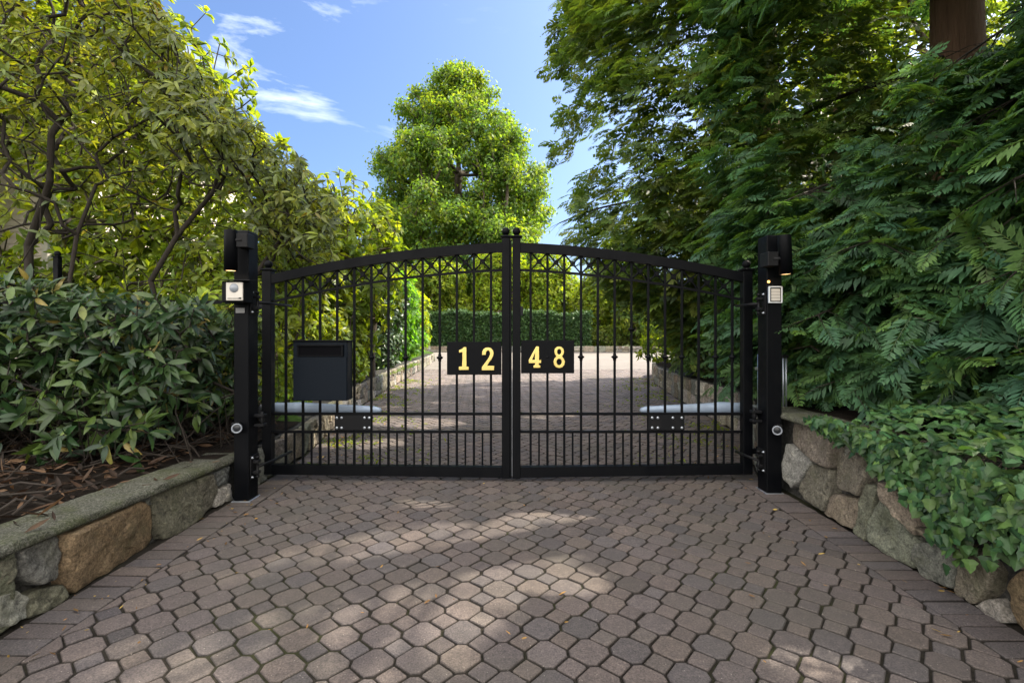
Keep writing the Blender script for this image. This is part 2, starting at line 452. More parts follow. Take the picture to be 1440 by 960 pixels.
def court_mat():
    m, nt = new_mat('worn_paving'); v = world_pos(nt)
    n = noise(nt, 6, 7, .7, v); n2 = noise(nt, .6, 4, .6, v)
    vo = N(nt, 'ShaderNodeTexVoronoi', feature='DISTANCE_TO_EDGE'); vo.inputs['Scale'].default_value = 6.2; vo.inputs['Randomness'].default_value = .3; nt.links.new(v, vo.inputs['Vector'])
    c = ramp(nt, n, [(.3, (.145,.130,.118)), (.7, (.225,.205,.187))])
    c = mixc(nt, ramp(nt, vo.outputs[0], [(.0, (.5,.5,.5)), (.06, (0,0,0))]), c, (.10,.095,.07))
    c = mixc(nt, ramp(nt, n2, [(.45, (0,0,0)), (.75, (.5,.5,.5))]), c, (.23,.21,.195))
    out(nt, principled(nt, c, .9, spec=.2, normal=bump(nt, n, .4, .01)).outputs[0]); return m
m_court = court_mat()
def stone_mat(name='field_stone'):
    m, nt = new_mat(name); v = world_pos(nt)
    n1 = noise(nt, 20, 10, .78, v, dist=.6); n2 = noise(nt, 85, 5, .8, v); n3 = noise(nt, 5, 6, .7, v)
    c = vcol(nt)
    c = mixc(nt, 1, c, ramp(nt, n1, [(.33, (.22,.22,.24)), (.46, (.8,.8,.8)), (.56, (1.1,1.1,1.1)), (.70, (1.9,1.85,1.75))]), 'MULTIPLY')
    c = mixc(nt, 1, c, ramp(nt, n2, [(.35, (.5,.5,.5)), (.65, (1.5,1.5,1.5))]), 'MULTIPLY')
    c = mixc(nt, ramp(nt, n3, [(.52, (0,0,0)), (.66, (.55,.55,.55))]), c, (.075,.08,.04))
    b = bump(nt, n1, 1, .045); b = bump(nt, n2, .7, .008, b)
    out(nt, principled(nt, c, .9, spec=.25, normal=b).outputs[0]); return m
m_stone = stone_mat()
def coping_mat():
    m, nt = new_mat('mossy_coping'); v = world_pos(nt)
    n1 = noise(nt, 90, 6, .85, v); n3 = noise(nt, 5, 8, .75, v); n4 = noise(nt, 24, 8, .8, v)
    c = ramp(nt, n1, [(.36, (.016,.017,.013)), (.5, (.07,.072,.055)), (.68, (.24,.235,.20))])
    g = N(nt, 'ShaderNodeNewGeometry'); sx = N(nt, 'ShaderNodeSeparateXYZ'); nt.links.new(g.outputs['Normal'], sx.inputs[0])
    f = ramp(nt, n3, [(.47, (0,0,0)), (.66, (.62,.62,.62))])
    moss = ramp(nt, n4, [(.3, (.025,.035,.008)), (.7, (.085,.10,.028))])
    c = mixc(nt, f, c, moss)
    b = bump(nt, n4, .7, .02); b = bump(nt, n1, .6, .006, b)
    out(nt, principled(nt, c, .95, spec=.15, normal=b).outputs[0]); return m
m_coping = coping_mat()
def mortar_mat():
    m, nt = new_mat('dark_mortar'); v = world_pos(nt); n = noise(nt, 40, 8, .7, v)
    c = ramp(nt, n, [(.3, (.02,.02,.019)), (.7, (.09,.088,.08))])
    out(nt, principled(nt, c, .95, spec=.15, normal=bump(nt, n, 1, .03)).outputs[0]); return m
m_mortar = mortar_mat()
def soil_mat(name, c1, c2, c3):
    m, nt = new_mat(name); v = world_pos(nt); n = noise(nt, 22, 8, .75, v); n2 = noise(nt, 2, 5, .6, v)
    c = ramp(nt, n, [(.3, c1), (.55, c2), (.75, c3)])
    c = mixc(nt, ramp(nt, n2, [(.4, (0,0,0)), (.7, (.5,.5,.5))]), c, c1)
    out(nt, principled(nt, c, .95, spec=.1, normal=bump(nt, n, 1, .04)).outputs[0]); return m
m_soil = soil_mat('mulch', (.008,.006,.005), (.02,.015,.011), (.05,.034,.024))
m_lawn = soil_mat('turf', (.03,.06,.012), (.06,.115,.02), (.12,.19,.04))
m_ground = soil_mat('rough_ground', (.04,.05,.02), (.06,.075,.028), (.1,.1,.05))
# ================================================================ ground levels
def interp(tab):
    xs = [a for a, b in tab]; ys = [b for a, b in tab]
    return lambda v: float(np.interp(v, xs, ys))
XL = interp([(-3,-2.03),(4.1,-2.0),(4.8,-2.02),(6,-2.22),(8,-2.48),(10.5,-2.65),(17.6,-3.05),(22,-3.4),(31,-6)])
XR = interp([(-3,2.03),(4.1,2.05),(4.8,2.3),(5.8,2.7),(8.5,2.95),(11.5,3.35),(14,4.0),(16,6),(20,9),(31,10)])
def grid(name, x0, x1, nx, y0, y1, ny, zf, mat, xf=None):
    u = np.linspace(0, 1, nx); v = np.linspace(0, 1, ny); V = []
    for b in v:
        y = y0+(y1-y0)*b
        for a in u:
            lo, hi = (x0, x1) if xf is None else xf(y)
            x = lo+(hi-lo)*a; V.append((x, y, zf(x, y)))
    V = np.array(V); i = np.arange(nx-1); Fc = []
    for j in range(ny-1): Fc.append(np.stack([j*nx+i, j*nx+i+1, (j+1)*nx+i+1, (j+1)*nx+i], 1))
    return np_mesh(name, V, np.concatenate(Fc), mat, smooth=True)
def lump(x, y, a=.03, s=1.7):
    return a*(math.sin(x*s+1.3)*math.cos(y*s*.9+.4)+.5*math.sin(x*s*2.7+y*s*2.1))
tag(grid('ground', -400, 400, 9, -60, 740, 9, lambda x, y: -.06, m_ground), kind='structure')
tag(grid('driveway_bed', 0, 0, 2, -3, 16.2, 60, lambda x, y: -.0085, m_joint, lambda y: (XL(y)-.06, XR(y)+.06)), kind='structure')
tag(grid('forecourt', 0, 0, 3, 16.2, 31, 30, lambda x, y: -.004, m_court, lambda y: (XL(y)-.05, XR(y)+.05)), kind='structure')
def zleft(x, y):
    d = (XL(y)-.27)-x
    return .30+.05*min(1, max(0, d)/1.0)+.15*min(1, max(0, (d-2)/8))+lump(x, y, .012)*min(1, d*2)
tag(grid('planting_bed', 0, 0, 30, -3, 5.0, 60, zleft, m_soil, lambda y: (-7.5, XL(y)-.1)), kind='structure')
tag(grid('lawn', 0, 0, 40, 5.0, 34, 60, zleft, m_lawn, lambda y: (-40, XL(y)-.1)), kind='structure')
tag(grid('lawn', -40, -7.5, 20, -3, 5.0, 10, lambda x, y: zleft(x, y), m_lawn), kind='structure')
def zright(x, y):
    d = x-(XR(y)+.2)
    base = .56 if y < 6 else max(.40, .56-(y-6)*.05)
    return base+.5*min(1, max(0, d)/4)+lump(x, y, .02)*min(1, max(0, d)*2)
tag(grid('bank', 0, 0, 30, -3, 15.0, 60, zright, m_soil, lambda y: (XR(y)+.1, 30)), kind='structure')
# ================================================================ pavers
PAV = [(.093,.079,.075), (.088,.076,.074), (.098,.082,.076), (.080,.072,.072), (.091,.079,.073), (.103,.086,.077)]
def pavers():
    rng = np.random.default_rng(4); V = []; Fs = {}; C = []
    p = .160; s = p*.20; g = .0050; th = math.radians(4); c, sn = math.cos(th), math.sin(th)
    # long diagonal sides meet the small squares, short sides meet the next octagon
    def octa():
        a = p/2-g; b = s/2
        k = a-b
        return [(a,-b),(a,b),(b,a),(-b,a),(-a,b),(-a,-b),(-b,-a),(b,-a)]
    def squ():
        a = p/2-s/2-g*1.3
        cc = .006
        return [(a-cc*.7,-cc*.7),(a-cc*.7,cc*.7),(cc*.7,a-cc*.7),(-cc*.7,a-cc*.7),(-a+cc*.7,cc*.7),(-a+cc*.7,-cc*.7),(-cc*.7,-a+cc*.7),(cc*.7,-a+cc*.7)]
    def stone(cx, cy, shape, rot, w=0):
        col = np.array(PAV[rng.integers(len(PAV))])*(1+.075*rng.normal())
        if rng.random() < .04: col = col*[.78,.82,.88]
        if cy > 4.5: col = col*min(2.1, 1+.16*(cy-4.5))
        dz = rng.normal()*.0012; tx, ty = rng.normal(size=2)*.008
        jit = rng.normal(size=(len(shape), 2))*.0011; ra = rng.normal()*.012
        ca, sa = math.cos(rot+ra), math.sin(rot+ra); k = len(V); n = len(shape)
        A = np.array(shape)+jit; L = np.linalg.norm(A, axis=1, keepdims=True)
        jx, jy = rng.normal(size=2)*.001
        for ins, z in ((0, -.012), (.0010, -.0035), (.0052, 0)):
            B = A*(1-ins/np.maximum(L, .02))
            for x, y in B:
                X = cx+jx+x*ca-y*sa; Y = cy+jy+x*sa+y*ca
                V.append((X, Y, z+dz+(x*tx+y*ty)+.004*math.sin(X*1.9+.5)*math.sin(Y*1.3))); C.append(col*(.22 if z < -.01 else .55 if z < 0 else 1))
        for r in range(2):
            for i in range(n):
                j = (i+1) % n; Fs.setdefault(4, []).append((k+r*n+i, k+r*n+j, k+(r+1)*n+j, k+(r+1)*n+i))
        Fs.setdefault(n, []).append(tuple(k+2*n+i for i in range(n)))
    bw = .215
    def clip(pts, cx, cy, rot):
        W = [(cx+x*math.cos(rot)-y*math.sin(rot), cy+x*math.sin(rot)+y*math.cos(rot)) for x, y in pts]
        for sgn, Xf in ((1, XL), (-1, XR)):
            def val(q): return sgn*(q[0]-Xf(q[1]))-bw-.003
            o = []
            for i in range(len(W)):
                a, b = W[i], W[(i+1) % len(W)]; va, vb = val(a), val(b)
                if va >= 0: o.append(a)
                if (va >= 0) != (vb >= 0):
                    u = va/(va-vb); o.append((a[0]+(b[0]-a[0])*u, a[1]+(b[1]-a[1])*u))
            W = o
            if len(W) < 3: return None
        A = np.array(W); ar = .5*abs(np.dot(A[:, 0], np.roll(A[:, 1], 1))-np.dot(A[:, 1], np.roll(A[:, 0], 1)))
        if ar < .0006: return None
        c0 = A.mean(0); return c0, [tuple(v) for v in A-c0]
    def inside(x, y, m=.0):
        return XL(y)+bw+m < x < XR(y)-bw-m and .9 < y < 16.25
    oc, sq = octa(), squ()
    n = 130
    for i in range(-n, n):
        for j in range(-n, n):
            x0, y0 = i*p, j*p; x = x0*c-y0*sn; y = x0*sn+y0*c+6
            if inside(x, y, .09): stone(x, y, oc, th)
            elif inside(x, y, -.09):
                r_ = clip(oc, x, y, th)
                if r_: stone(*r_[0], r_[1], 0)
            x0 += p/2; y0 += p/2; x = x0*c-y0*sn; y = x0*sn+y0*c+6
            if inside(x, y, .07): stone(x, y, sq, th)
            elif inside(x, y, -.07):
                r_ = clip(sq, x, y, th)
                if r_: stone(*r_[0], r_[1], 0)
    # clipped filler pieces and soldier course by each wall
    for side, X in ((-1, XL), (1, XR)):
        y = .9
        while y < 16.1:
            h = .098*(1+.05*rng.normal()); xm = X(y)-side*bw/2; sl = math.atan2(X(y+.1)-X(y-.1), .2)
            hw, hh = bw/2-.004, h/2-.0045; cc = .004
            stone(xm, y, [(hw,-hh+cc),(hw,hh-cc),(hw-cc,hh),(-hw+cc,hh),(-hw,hh-cc),(-hw,-hh+cc),(-hw+cc,-hh),(hw-cc,-hh)], -sl+rng.normal()*.004)
            # half stones next to the course
            y += h
    Fl = [np.array(v) for v in Fs.values()]
    return tag(np_mesh('driveway', np.array(V), Fl, m_paver, vc=np.array(C)), kind='structure')
pavers()
# ================================================================ stone walls
STC = {'ochre': (.27,.20,.115), 'grey': (.19,.19,.172), 'green': (.20,.195,.145), 'tan': (.31,.265,.205), 'pale': (.35,.33,.285), 'brown': (.27,.235,.185), 'blue': (.13,.14,.155)}
def resample(poly, n):
    P0 = np.array(poly+[poly[0]], float); d = np.linalg.norm(np.diff(P0, axis=0), axis=1); s = np.concatenate([[0], np.cumsum(d)])
    t = np.linspace(0, s[-1], n, endpoint=False)
    q = np.stack([np.interp(t, s, P0[:, 0]), np.interp(t, s, P0[:, 1])], 1)
    for _ in range(1): q = q*.8+.1*(np.roll(q, 1, 0)+np.roll(q, -1, 0))
    return q
def stone_relief(mb, poly, to3, col, rng, depth=.05, n=34):
    """poly in (along, height); to3(along, height, outwards) -> xyz"""
    q = resample(poly, n); c = q.mean(0); q = c+(q-c)*1.07; L = np.linalg.norm(q-c, axis=1).mean()
    ph = rng.random(6)*6.28
    def nz(a, b): return .5*math.sin(a*31+ph[0])*math.sin(b*27+ph[1])+.35*math.sin(a*67+b*41+ph[2])+.25*math.sin(a*113-b*97+ph[3])
    q = q+np.array([[.007*nz(x*2, y), .007*nz(y*2, x)] for x, y in q])
    rings = [(1.0, -.03), (1.0, depth*.55), (.985, depth*.86), (.93, depth*.98), (.78, depth*1.0), (.55, depth*1.01), (.3, depth*1.0)]
    vs = []; fs = []
    tilt = rng.normal(size=2)*.10
    for k, (sc, o) in enumerate(rings):
        for x, y in c+(q-c)*sc:
            oo = o+(tilt[0]*(x-c[0])+tilt[1]*(y-c[1]))*(0 if k == 0 else 1)+(.013*nz(c[0]+(x-c[0])*.8, y) if k > 1 else .003*nz(y, x))
            vs.append(to3(x, y, oo))
    vs.append(to3(c[0], c[1], depth*1.05))
    for k in range(len(rings)-1):
        for i in range(n):
            j = (i+1) % n; fs.append((k*n+i, k*n+j, (k+1)*n+j, (k+1)*n+i))
    k = len(rings)-1
    for i in range(n): fs.append((k*n+i, k*n+(i+1) % n, len(vs)-1))
    mb.add(vs, fs, tuple(float(v) for v in np.array(col)*(1+.14*rng.normal())*(1+.03*rng.normal(size=3))), True)
def auto_cells(s0, s1, h0, h1f, rng, wavg=.28):
    """courses of rough cells sharing jittered corners"""
    cells = []; s = s0
    while s < s1:
        w = wavg*(.6+.8*rng.random()); e = s+w; H = h1f(s+w/2)
        k = rng.choice([1, 2, 2, 3]) if H > .3 else rng.choice([1, 2])
        cuts = [h0]+sorted([h0+(H-h0)*((i+.5*rng.normal()*.3+0.0)/k) for i in range(1, k)])+[H]
        ja = rng.normal(size=len(cuts))*.02
        for i in range(k):
            a, b = cuts[i], cuts[i+1]; g = .007
            if k > 1 and w > .26 and rng.random() < .4:
                m = s+w*(.35+.3*rng.random())
                cells.append([(s+g, a+g), (m-g, a+g), (m-g+.02*rng.normal(), b-g), (s+g+ja[i], b-g)])
                cells.append([(m+g, a+g), (e-g, a+g), (e-g+ja[i], b-g), (m+g+.02*rng.normal(), b-g)])
            else:
                cells.append([(s+g, a+g), (e-g, a+g+.01*rng.normal()), (e-g+ja[i], b-g), ((s+e)/2, b-g+.006*rng.normal()), (s+g+ja[i], b-g)])
        s = e
    return cells
def slab_run(mb, path, outw, inw, z0, z1f, rng, gaps=None):
    """rough coping: path list of (x,y,nx,ny); outw/inw widths"""
    prof = [(outw, z0), (outw+.006, .35), (outw, .75), (outw-.012, 1.0), (0, 1.03), (-inw+.02, 1.0), (-inw, .7), (-inw, z0)]
    vs = []; fs = []; n = len(prof)
    for i, (x, y, nx, ny, s) in enumerate(path):
        zt = z1f(s)
        for o, u in prof:
            zz = zt-.04 if u == z0 else zt-.04+.04*u
            j = .005*math.sin(s*23+u*5)+.004*math.sin(s*57+o*40)+(.0035*rng.normal() if abs(u) < .9 or u == 1 else 0)
            vs.append((x+nx*(o+j), y+ny*(o+j), zz+.6*j))
    for i in range(len(path)-1):
        for k in range(n):
            j = (k+1) % n; fs.append((i*n+k, i*n+j, (i+1)*n+j, (i+1)*n+k))
    fs.append(tuple(range(n))); fs.append(tuple((len(path)-1)*n+k for k in range(n-1, -1, -1)))
    mb.add(vs, fs, None, True)
def make_wall(label, Xf, side, y0, y1, Hf, manual, rng, auto=None, cop=True, palette_=('grey','green','tan','brown','pale'), thick=.28, group=None):
    """side=-1: wall left of the drive, its face looks to +x"""
    ym = (y0+y1)/2
    t = thing('stone_wall', label, 'wall', (Xf(ym), ym, 0), group)
    def frame(s):
        dx = (Xf(s+.05)-Xf(s-.05))/.1; L = math.hypot(dx, 1); return Xf(s), (-side)*1/L, side*dx/L
    def to3(s, h, o):
        x, nx, ny = frame(s); return (x+nx*(o-.045), s+ny*(o-.045), h)
    mb = MB()
    for poly, col in manual: stone_relief(mb, poly, to3, STC[col], rng)
    if auto:
        for a, b, h0 in auto:
            for cell in auto_cells(a, b, h0, lambda s: Hf(s)-.045, rng): stone_relief(mb, cell, to3, STC[palette_[rng.integers(len(palette_))]], rng, .04, 22)
    mb.build('stone_face', m_stone, t)
    core = MB(); ss = np.arange(y0, y1+.01, .1)
    vs = []; fs = []
    for s in ss:
        for h, o in ((-.05, -.02), (Hf(s)-.04, -.02), (Hf(s)-.04, -thick), (-.05, -thick)): vs.append(to3(s, h, o))
    for i in range(len(ss)-1):
        for k in range(4):
            j = (k+1) % 4; fs.append((i*4+k, i*4+j, i*4+4+j, i*4+4+k))
    fs += [(0,1,2,3), tuple((len(ss)-1)*4+k for k in (3,2,1,0))]
    core.add(vs, fs); core.build('mortar_core', m_mortar, t)
    if cop:
        cp = MB(); path = []
        for s in np.arange(y0, y1+.01, .05):
            x, nx, ny = frame(s); path.append((x, s, nx, ny, s))
        slab_run(cp, path, .022 if side < 0 else .03, thick, -1, Hf, rng)
        cp.build('coping', m_coping, t)
    return t
rng = np.random.default_rng(21)
def wl(cx, cy):
    x = cx/2.822; y = 560+cy/2.822; Z = 2.03*F/(CX-x); return (Z, max(-.01, EYE-(y-HY)*Z/F))
def wr(cx, cy):
    x = 1080+cx/2.667; y = 540+cy/2.667; Z = 2.04*F/(x-CX); return (Z, max(-.02, EYE-(y-HY)*Z/F))
L_st = [([(90,600),(160,568),(238,545),(240,640),(218,715),(140,738),(92,700)], 'grey'),
 ([(262,545),(400,485),(560,415),(602,435),(634,560),(600,598),(430,690),(290,765),(265,700)], 'ochre'),
 ([(612,385),(700,345),(770,322),(795,400),(790,470),(740,510),(660,560),(635,480)], 'green'),
 ([(780,325),(845,300),(862,370),(848,430),(805,460),(795,390)], 'green'),
 ([(115,795),(170,757),(248,742),(256,790),(200,832),(120,872)], 'green'),
 ([(0,650),(62,632),(70,700),(40,740),(0,752)], 'green'),
 ([(0,790),(75,762),(108,800),(104,865),(40,900),(0,905)], 'pale'),
 ([(560,400),(600,385),(612,420),(590,425)], 'grey'),
 ([(856,292),(905,270),(912,330),(870,350)], 'grey'), ([(868,360),(915,340),(925,400),(855,430)], 'pale')]
left_manual = [([wl(a, b) for a, b in poly], c) for poly, c in L_st]
R_st = [([(80,130),(160,165),(246,198),(243,315),(150,270),(80,215)], 'brown'),
 ([(64,225),(108,240),(152,290),(125,350),(100,385),(64,330)], 'pale'),
 ([(115,385),(160,302),(240,328),(235,400),(212,475),(110,408)], 'green'),
 ([(254,205),(300,228),(360,250),(368,340),(350,415),(260,380),(252,300)], 'brown'),
 ([(218,485),(244,412),(338,435),(320,545)], 'tan'),
 ([(358,372),(402,400),(382,500),(372,585),(322,555),(342,440)], 'green'),
 ([(385,515),(410,430),(540,590),(545,690),(380,585)], 'green'),
 ([(420,370),(470,395),(545,520),(535,565),(415,425)], 'tan'),
 ([(552,600),(620,600),(690,640),(690,765),(600,725),(550,660)], 'grey'),
 ([(700,690),(760,615),(840,700),(832,775),(770,825),(700,790)], 'tan'),
 ([(865,640),(960,590),(1020,570),(1020,670),(960,690),(880,660)], 'tan'),
 ([(880,760),(960,700),(1040,690),(1060,900),(980,945),(900,880)], 'ochre'),
 ([(560,540),(680,600),(740,600),(690,630),(600,590)], 'brown'),
 ([(780,830),(840,800),(890,890),(850,880)], 'pale')]
right_manual = [([wr(a, b) for a, b in poly], c) for poly, c in R_st]
HL = interp([(-3, .37), (1.955, .353), (3.6, .30), (6, .31)])
make_wall('low mossy fieldstone wall with a smooth green coping and one large ochre block', lambda s: -2.03, -1, -1.5, 3.72, HL, left_manual, rng, auto=[(-1.5, 1.9, 0)])
HR = interp([(-3, .6), (4.3, .6)])
make_wall('taller fieldstone wall half covered by hanging ivy', lambda s: 2.04, 1, -1.5, 3.95, HR, right_manual, rng, auto=[(-1.5, 1.75, 0), (2.6, 3.0, .42)], palette_=('tan','brown','green','pale'))
HLB = interp([(3.8, .30), (6, .36), (8, .40), (12, .42), (22, .35)])
make_wall('rubble stone wall curving away behind the gate beside the laurel shrubs', XL, -1, 3.78, 21, HLB, [], rng, auto=[(3.8, 21, 0)], cop=False, palette_=('tan','brown','green','pale','grey'))
HRB = interp([(4.0, .58), (6, .52), (8.5, .48), (14, .42)])
make_wall('rubble stone wall splaying outwards behind the gate under the dark conifers', XR, 1, 4.02, 14, HRB, [], rng, auto=[(4.05, 14, 0)], cop=False, palette_=('tan','brown','pale','pale','grey'))
# ================================================================ clapboard house far left
m_siding = flat_mat('cream_clapboard', (.56,.49,.42), .7)
m_roof = soil_mat('asphalt_shingle', (.05,.045,.045), (.09,.08,.075), (.14,.12,.11))
hs = thing('clapboard_house', 'cream clapboard house glimpsed behind the leaning shrub branches', 'house', (-12.5, 12, 0))
mb = MB(); z = .4; rows = []
while z < 6.2:
    mb.add([(-18, 9.5, z), (-9.0, 9.5, z), (-9.0, 9.515, z+.115), (-18, 9.515, z+.115), (-18, 9.53, z), (-9.0, 9.53, z)],
           [(0,1,2,3), (0,4,5,1)]); 
    mb.add([(-9.0, 9.5, z), (-9.0, 17, z), (-9.015, 17, z+.115), (-9.015, 9.5, z+.115)], [(0,1,2,3)]); z += .115
mb.build('clapboard_wall', m_siding, hs)
mb = MB(); mb.box(-17.9, -9.03, 9.54, 16.9, 0, 6.2); mb.build('frame_wall', m_siding, hs)
mb = MB(); mb.box(-9.06, -8.94, 9.44, 9.58, .3, 6.2, .008); mb.build('corner_board', m_cream, hs)
mb = MB(); mb.add([(-18.4,9.0,6.2),(-8.6,9.0,6.2),(-8.6,13.2,8.6),(-18.4,13.2,8.6),(-18.4,17.4,6.2),(-8.6,17.4,6.2)], [(0,1,2,3),(3,2,5,4),(1,5,2),(0,3,4),(0,4,5,1)]); mb.build('roof', m_roof, hs)
# ================================================================ the gate (plane at 4.0 m)
GZ = 4.0; S = GZ/F
def gx(px): return (px-CX)*S
def gz(py): return EYE-(py-HY)*S
def arch(d): return 341.5+.0336*d+.000298*d*d        # top of the arched rail, photo units from the middle
def curve_digit(name, outer, holes, x, z, w, h, y, mat, parent):
    cu = bpy.data.curves.new(name, 'CURVE'); cu.dimensions = '2D'; cu.fill_mode = 'BOTH'; cu.extrude = .003; cu.bevel_depth = .0022; cu.bevel_resolution = 1; cu.offset = -.0015
    for pts in [outer]+holes:
        sp = cu.splines.new('POLY'); sp.points.add(len(pts)-1); sp.use_cyclic_u = True
        for p, q in zip(sp.points, pts): p.co = (q[0]*w/.62, q[1]*h, 0, 1)
    tmp = bpy.data.objects.new('tmp', cu); COL.objects.link(tmp)
    dg = bpy.context.evaluated_depsgraph_get(); me = bpy.data.meshes.new_from_object(tmp.evaluated_get(dg))
    bpy.data.objects.remove(tmp); bpy.data.curves.remove(cu)
    base = worldloc(parent)
    for v in me.vertices:
        c = v.co; v.co = (x+c.x-base.x, y-c.z-base.y, z+c.y-base.z)
    me.materials.clear(); me.name = name
    return link_mesh(name, me, mat, parent)
def ell(cx, cy, rx, ry, n=22): return [(cx+rx*math.cos(2*math.pi*i/n), cy+ry*math.sin(2*math.pi*i/n)) for i in range(n)]
D1 = [(.04,0),(.60,0),(.60,.13),(.46,.15),(.46,1),(.32,1),(.22,.92),(.05,.87),(.05,.76),(.24,.79),(.24,.15),(.04,.13)]
D2 = [(0,0),(0,.13),(.14,.30),(.30,.48),(.38,.60),(.42,.72),(.40,.82),(.34,.88),(.27,.87),(.21,.80),(.19,.68),(.0,.68),(.02,.82),(.09,.93),(.20,.99),(.32,1.0),(.46,.97),(.56,.88),(.60,.76),(.57,.62),(.48,.48),(.36,.34),(.25,.19),(.62,.19),(.62,0)]
D4 = [(.26,0),(.62,0),(.62,.10),(.54,.13),(.54,.22),(.66,.22),(.66,.36),(.54,.36),(.54,1),(.40,1),(.0,.36),(.0,.22),(.34,.22),(.34,.13),(.26,.10)]
D4h = [(.15,.36),(.34,.36),(.34,.72)]
s8 = [(.31,1),(.44,.975),(.54,.89),(.57,.77),(.54,.64),(.46,.545),(.56,.44),(.62,.30),(.59,.15),(.48,.04),(.31,0)]
D8 = s8+[(.62-a, b) for a, b in s8[-2:0:-1]]
D8h = [ell(.31, .755, .115, .135), ell(.31, .285, .145, .155)]
def make_leaf(side):
    """side -1 left leaf, +1 right leaf; X mirrored about the meeting line"""
    word = 'left' if side < 0 else 'right'
    lab = ('black wrought iron gate leaf carrying the mailbox, arched top falling to the left' if side < 0 else
           'black wrought iron gate leaf without a mailbox, arched top falling to the right')
    m = side
    if side < 0: hx0, hx1, mx0, mx1 = 371, 384, 705.8, 717
    else: hx0, hx1, mx0, mx1 = 1043, 1056, 720.6, 732
    t = thing('gate_leaf', lab, 'gate', (gx((hx0+hx1)/2), GZ, .05), 'two leaves of the driveway gate')
    def stile(nm, x0, x1, ytop, ybot, tall):
        b = MB(); b.box(gx(x0), gx(x1), GZ-.035, GZ+.035, gz(ybot), gz(ytop), .004)
        o = b.build(nm, m_black, t)
        cxx = (gx(x0)+gx(x1))/2; zt = gz(ytop); w = (gx(x1)-gx(x0))/2
        f = MB(); f.box(cxx-w-.012, cxx+w+.012, GZ-.045, GZ+.045, zt+.002, zt+.016, .004)
        f.box(cxx-w*.7, cxx+w*.7, GZ-.026, GZ+.026, zt+.016, zt+.024, .003)
        f.lathe((cxx, GZ, zt+.022), (0,0,1), [(0,.018),(.008,.014),(.014,.010),(.02,.012)], 14)
        f.ball((cxx, GZ, zt+.055), .033)
        f.build('finial', m_black, o); return o
    stile('hinge_stile', hx0, hx1, 381, 665.5, 0)
    stile('meeting_stile', mx0, mx1, 335, 671, 0)
    inx = (hx1 if side < 0 else hx0); mnx = (mx0 if side < 0 else mx1)
    xs = np.linspace(inx, mnx, 41)
    def arcrail(nm, yt, yb, y0, y1, bev=.003):
        vs = []; fs = []; b = MB()
        for x in xs:
            d = abs(x-719); tp = arch(d)
            for yy, dy in ((yt, -y0), (yt, y1), (yb, y1), (yb, -y0)): vs.append((gx(x), GZ+dy, gz(tp+yy)))
        for i in range(len(xs)-1):
            for k in range(4):
                j = (k+1) % 4; fs.append((i*4+k, i*4+j, i*4+4+j, i*4+4+k))
        b.add(vs, fs); return b.build(nm, m_black, t)
    arcrail('arched_top_rail', 0, 12.8, .03, .03)
    arcrail('arched_lower_rail', 36.2, 39.4, .012, .012)
    def hrail(nm, y, h, dep, yb2=None):
        b = MB(); x0, x1 = sorted((gx(inx), gx(mnx)))
        b.box(x0, x1, GZ-dep, GZ+dep, gz(y+h), gz(y), .002); return b.build(nm, m_black, t)
    hrail('mid_rail', 579.8, 3.6, .014); hrail('mid_rail', 605, 3.4, .014)
    # bottom rail sags towards the middle
    b = MB(); ya, yb = 665.5, 670
    xa, xb = gx(inx), gx(mnx)
    vs = [(xa,GZ-.03,gz(652)),(xb,GZ-.03,gz(655.5)),(xb,GZ-.03,gz(yb)),(xa,GZ-.03,gz(ya)),(xa,GZ+.03,gz(652)),(xb,GZ+.03,gz(655.5)),(xb,GZ+.03,gz(yb)),(xa,GZ+.03,gz(ya))]
    b.add(vs, [(0,1,2,3),(7,6,5,4),(0,4,5,1),(1,5,6,2),(2,6,7,3),(3,7,4,0)]); b.build('bottom_rail', m_black, t)
    bars = [690.5-24.03*k for k in range(13)] if side < 0 else [746.2+23.62*k for k in range(13)]
    kn = {1: 502, 3: 502, 5: 502, 7: 502, 9: 502, 11: 502} if side < 0 else {1: 502, 3: 502, 5: 502, 7: 502, 8: 502, 9: 502, 11: 502, 12: 502, 6: 463}
    if side < 0: kn = {3: 503, 5: 503, 7: 502.5, 9: 502, 11: 503}
    r = .0092
    for k, x in enumerate(bars):
        d = abs(x-719); b = MB()
        b.box(gx(x)-r, gx(x)+r, GZ-r, GZ+r, gz(653.5), gz(arch(d)+12), .002)
        if k in kn:
            zc = gz(kn[k])
            b.lathe((gx(x), GZ, zc-.03), (0,0,1), [(0,.010),(.006,.015),(.010,.012),(.02,.016),(.026,.026),(.036,.027),(.042,.016),(.05,.012),(.054,.015),(.06,.010)], 14)
        b.build('bar', m_black, t)
    mids = [(bars[i]+bars[i+1])/2 for i in range(12)]
    mids = [bars[0]+(-12 if side > 0 else 12)*1.0]+mids if False else mids
    for x in mids:
        b = MB(); b.box(gx(x)-.007, gx(x)+.007, GZ-.007, GZ+.007, gz(653.5), gz(607), .002); b.build('short_bar', m_black, t)
    # scrolled crosses between the two arched rails
    for i in range(12):
        x0, x1 = sorted((bars[i], bars[i+1])); xc = (x0+x1)/2; d = abs(xc-719)
        yt, yb = arch(d)+12.8, arch(d)+36.2; yc = (yt+yb)/2
        slope = (arch(abs(x1-719))-arch(abs(x0-719)))/(x1-x0)
        b = MB()
        def pt(u, v): return (gx(xc+u), GZ, gz(yc+v+slope*u))
        hx, hy = (x1-x0)/2-1, (yb-yt)/2
        q = .0056
        for sx in (-1, 1):     # two facing C bars: ends in the corners, backs at the middle
            pts = [pt(sx*hx*math.cos(a)*1.0+sx*0, hy*math.sin(a)) for a in ()]
            pts = []
            for k in range(9):
                u = k/8*2-1; bow = (1-abs(u)**1.5)
                pts.append(pt(sx*(hx*(1-bow)+2.3*bow), hy*u))
            b.tube(pts, q, 6)
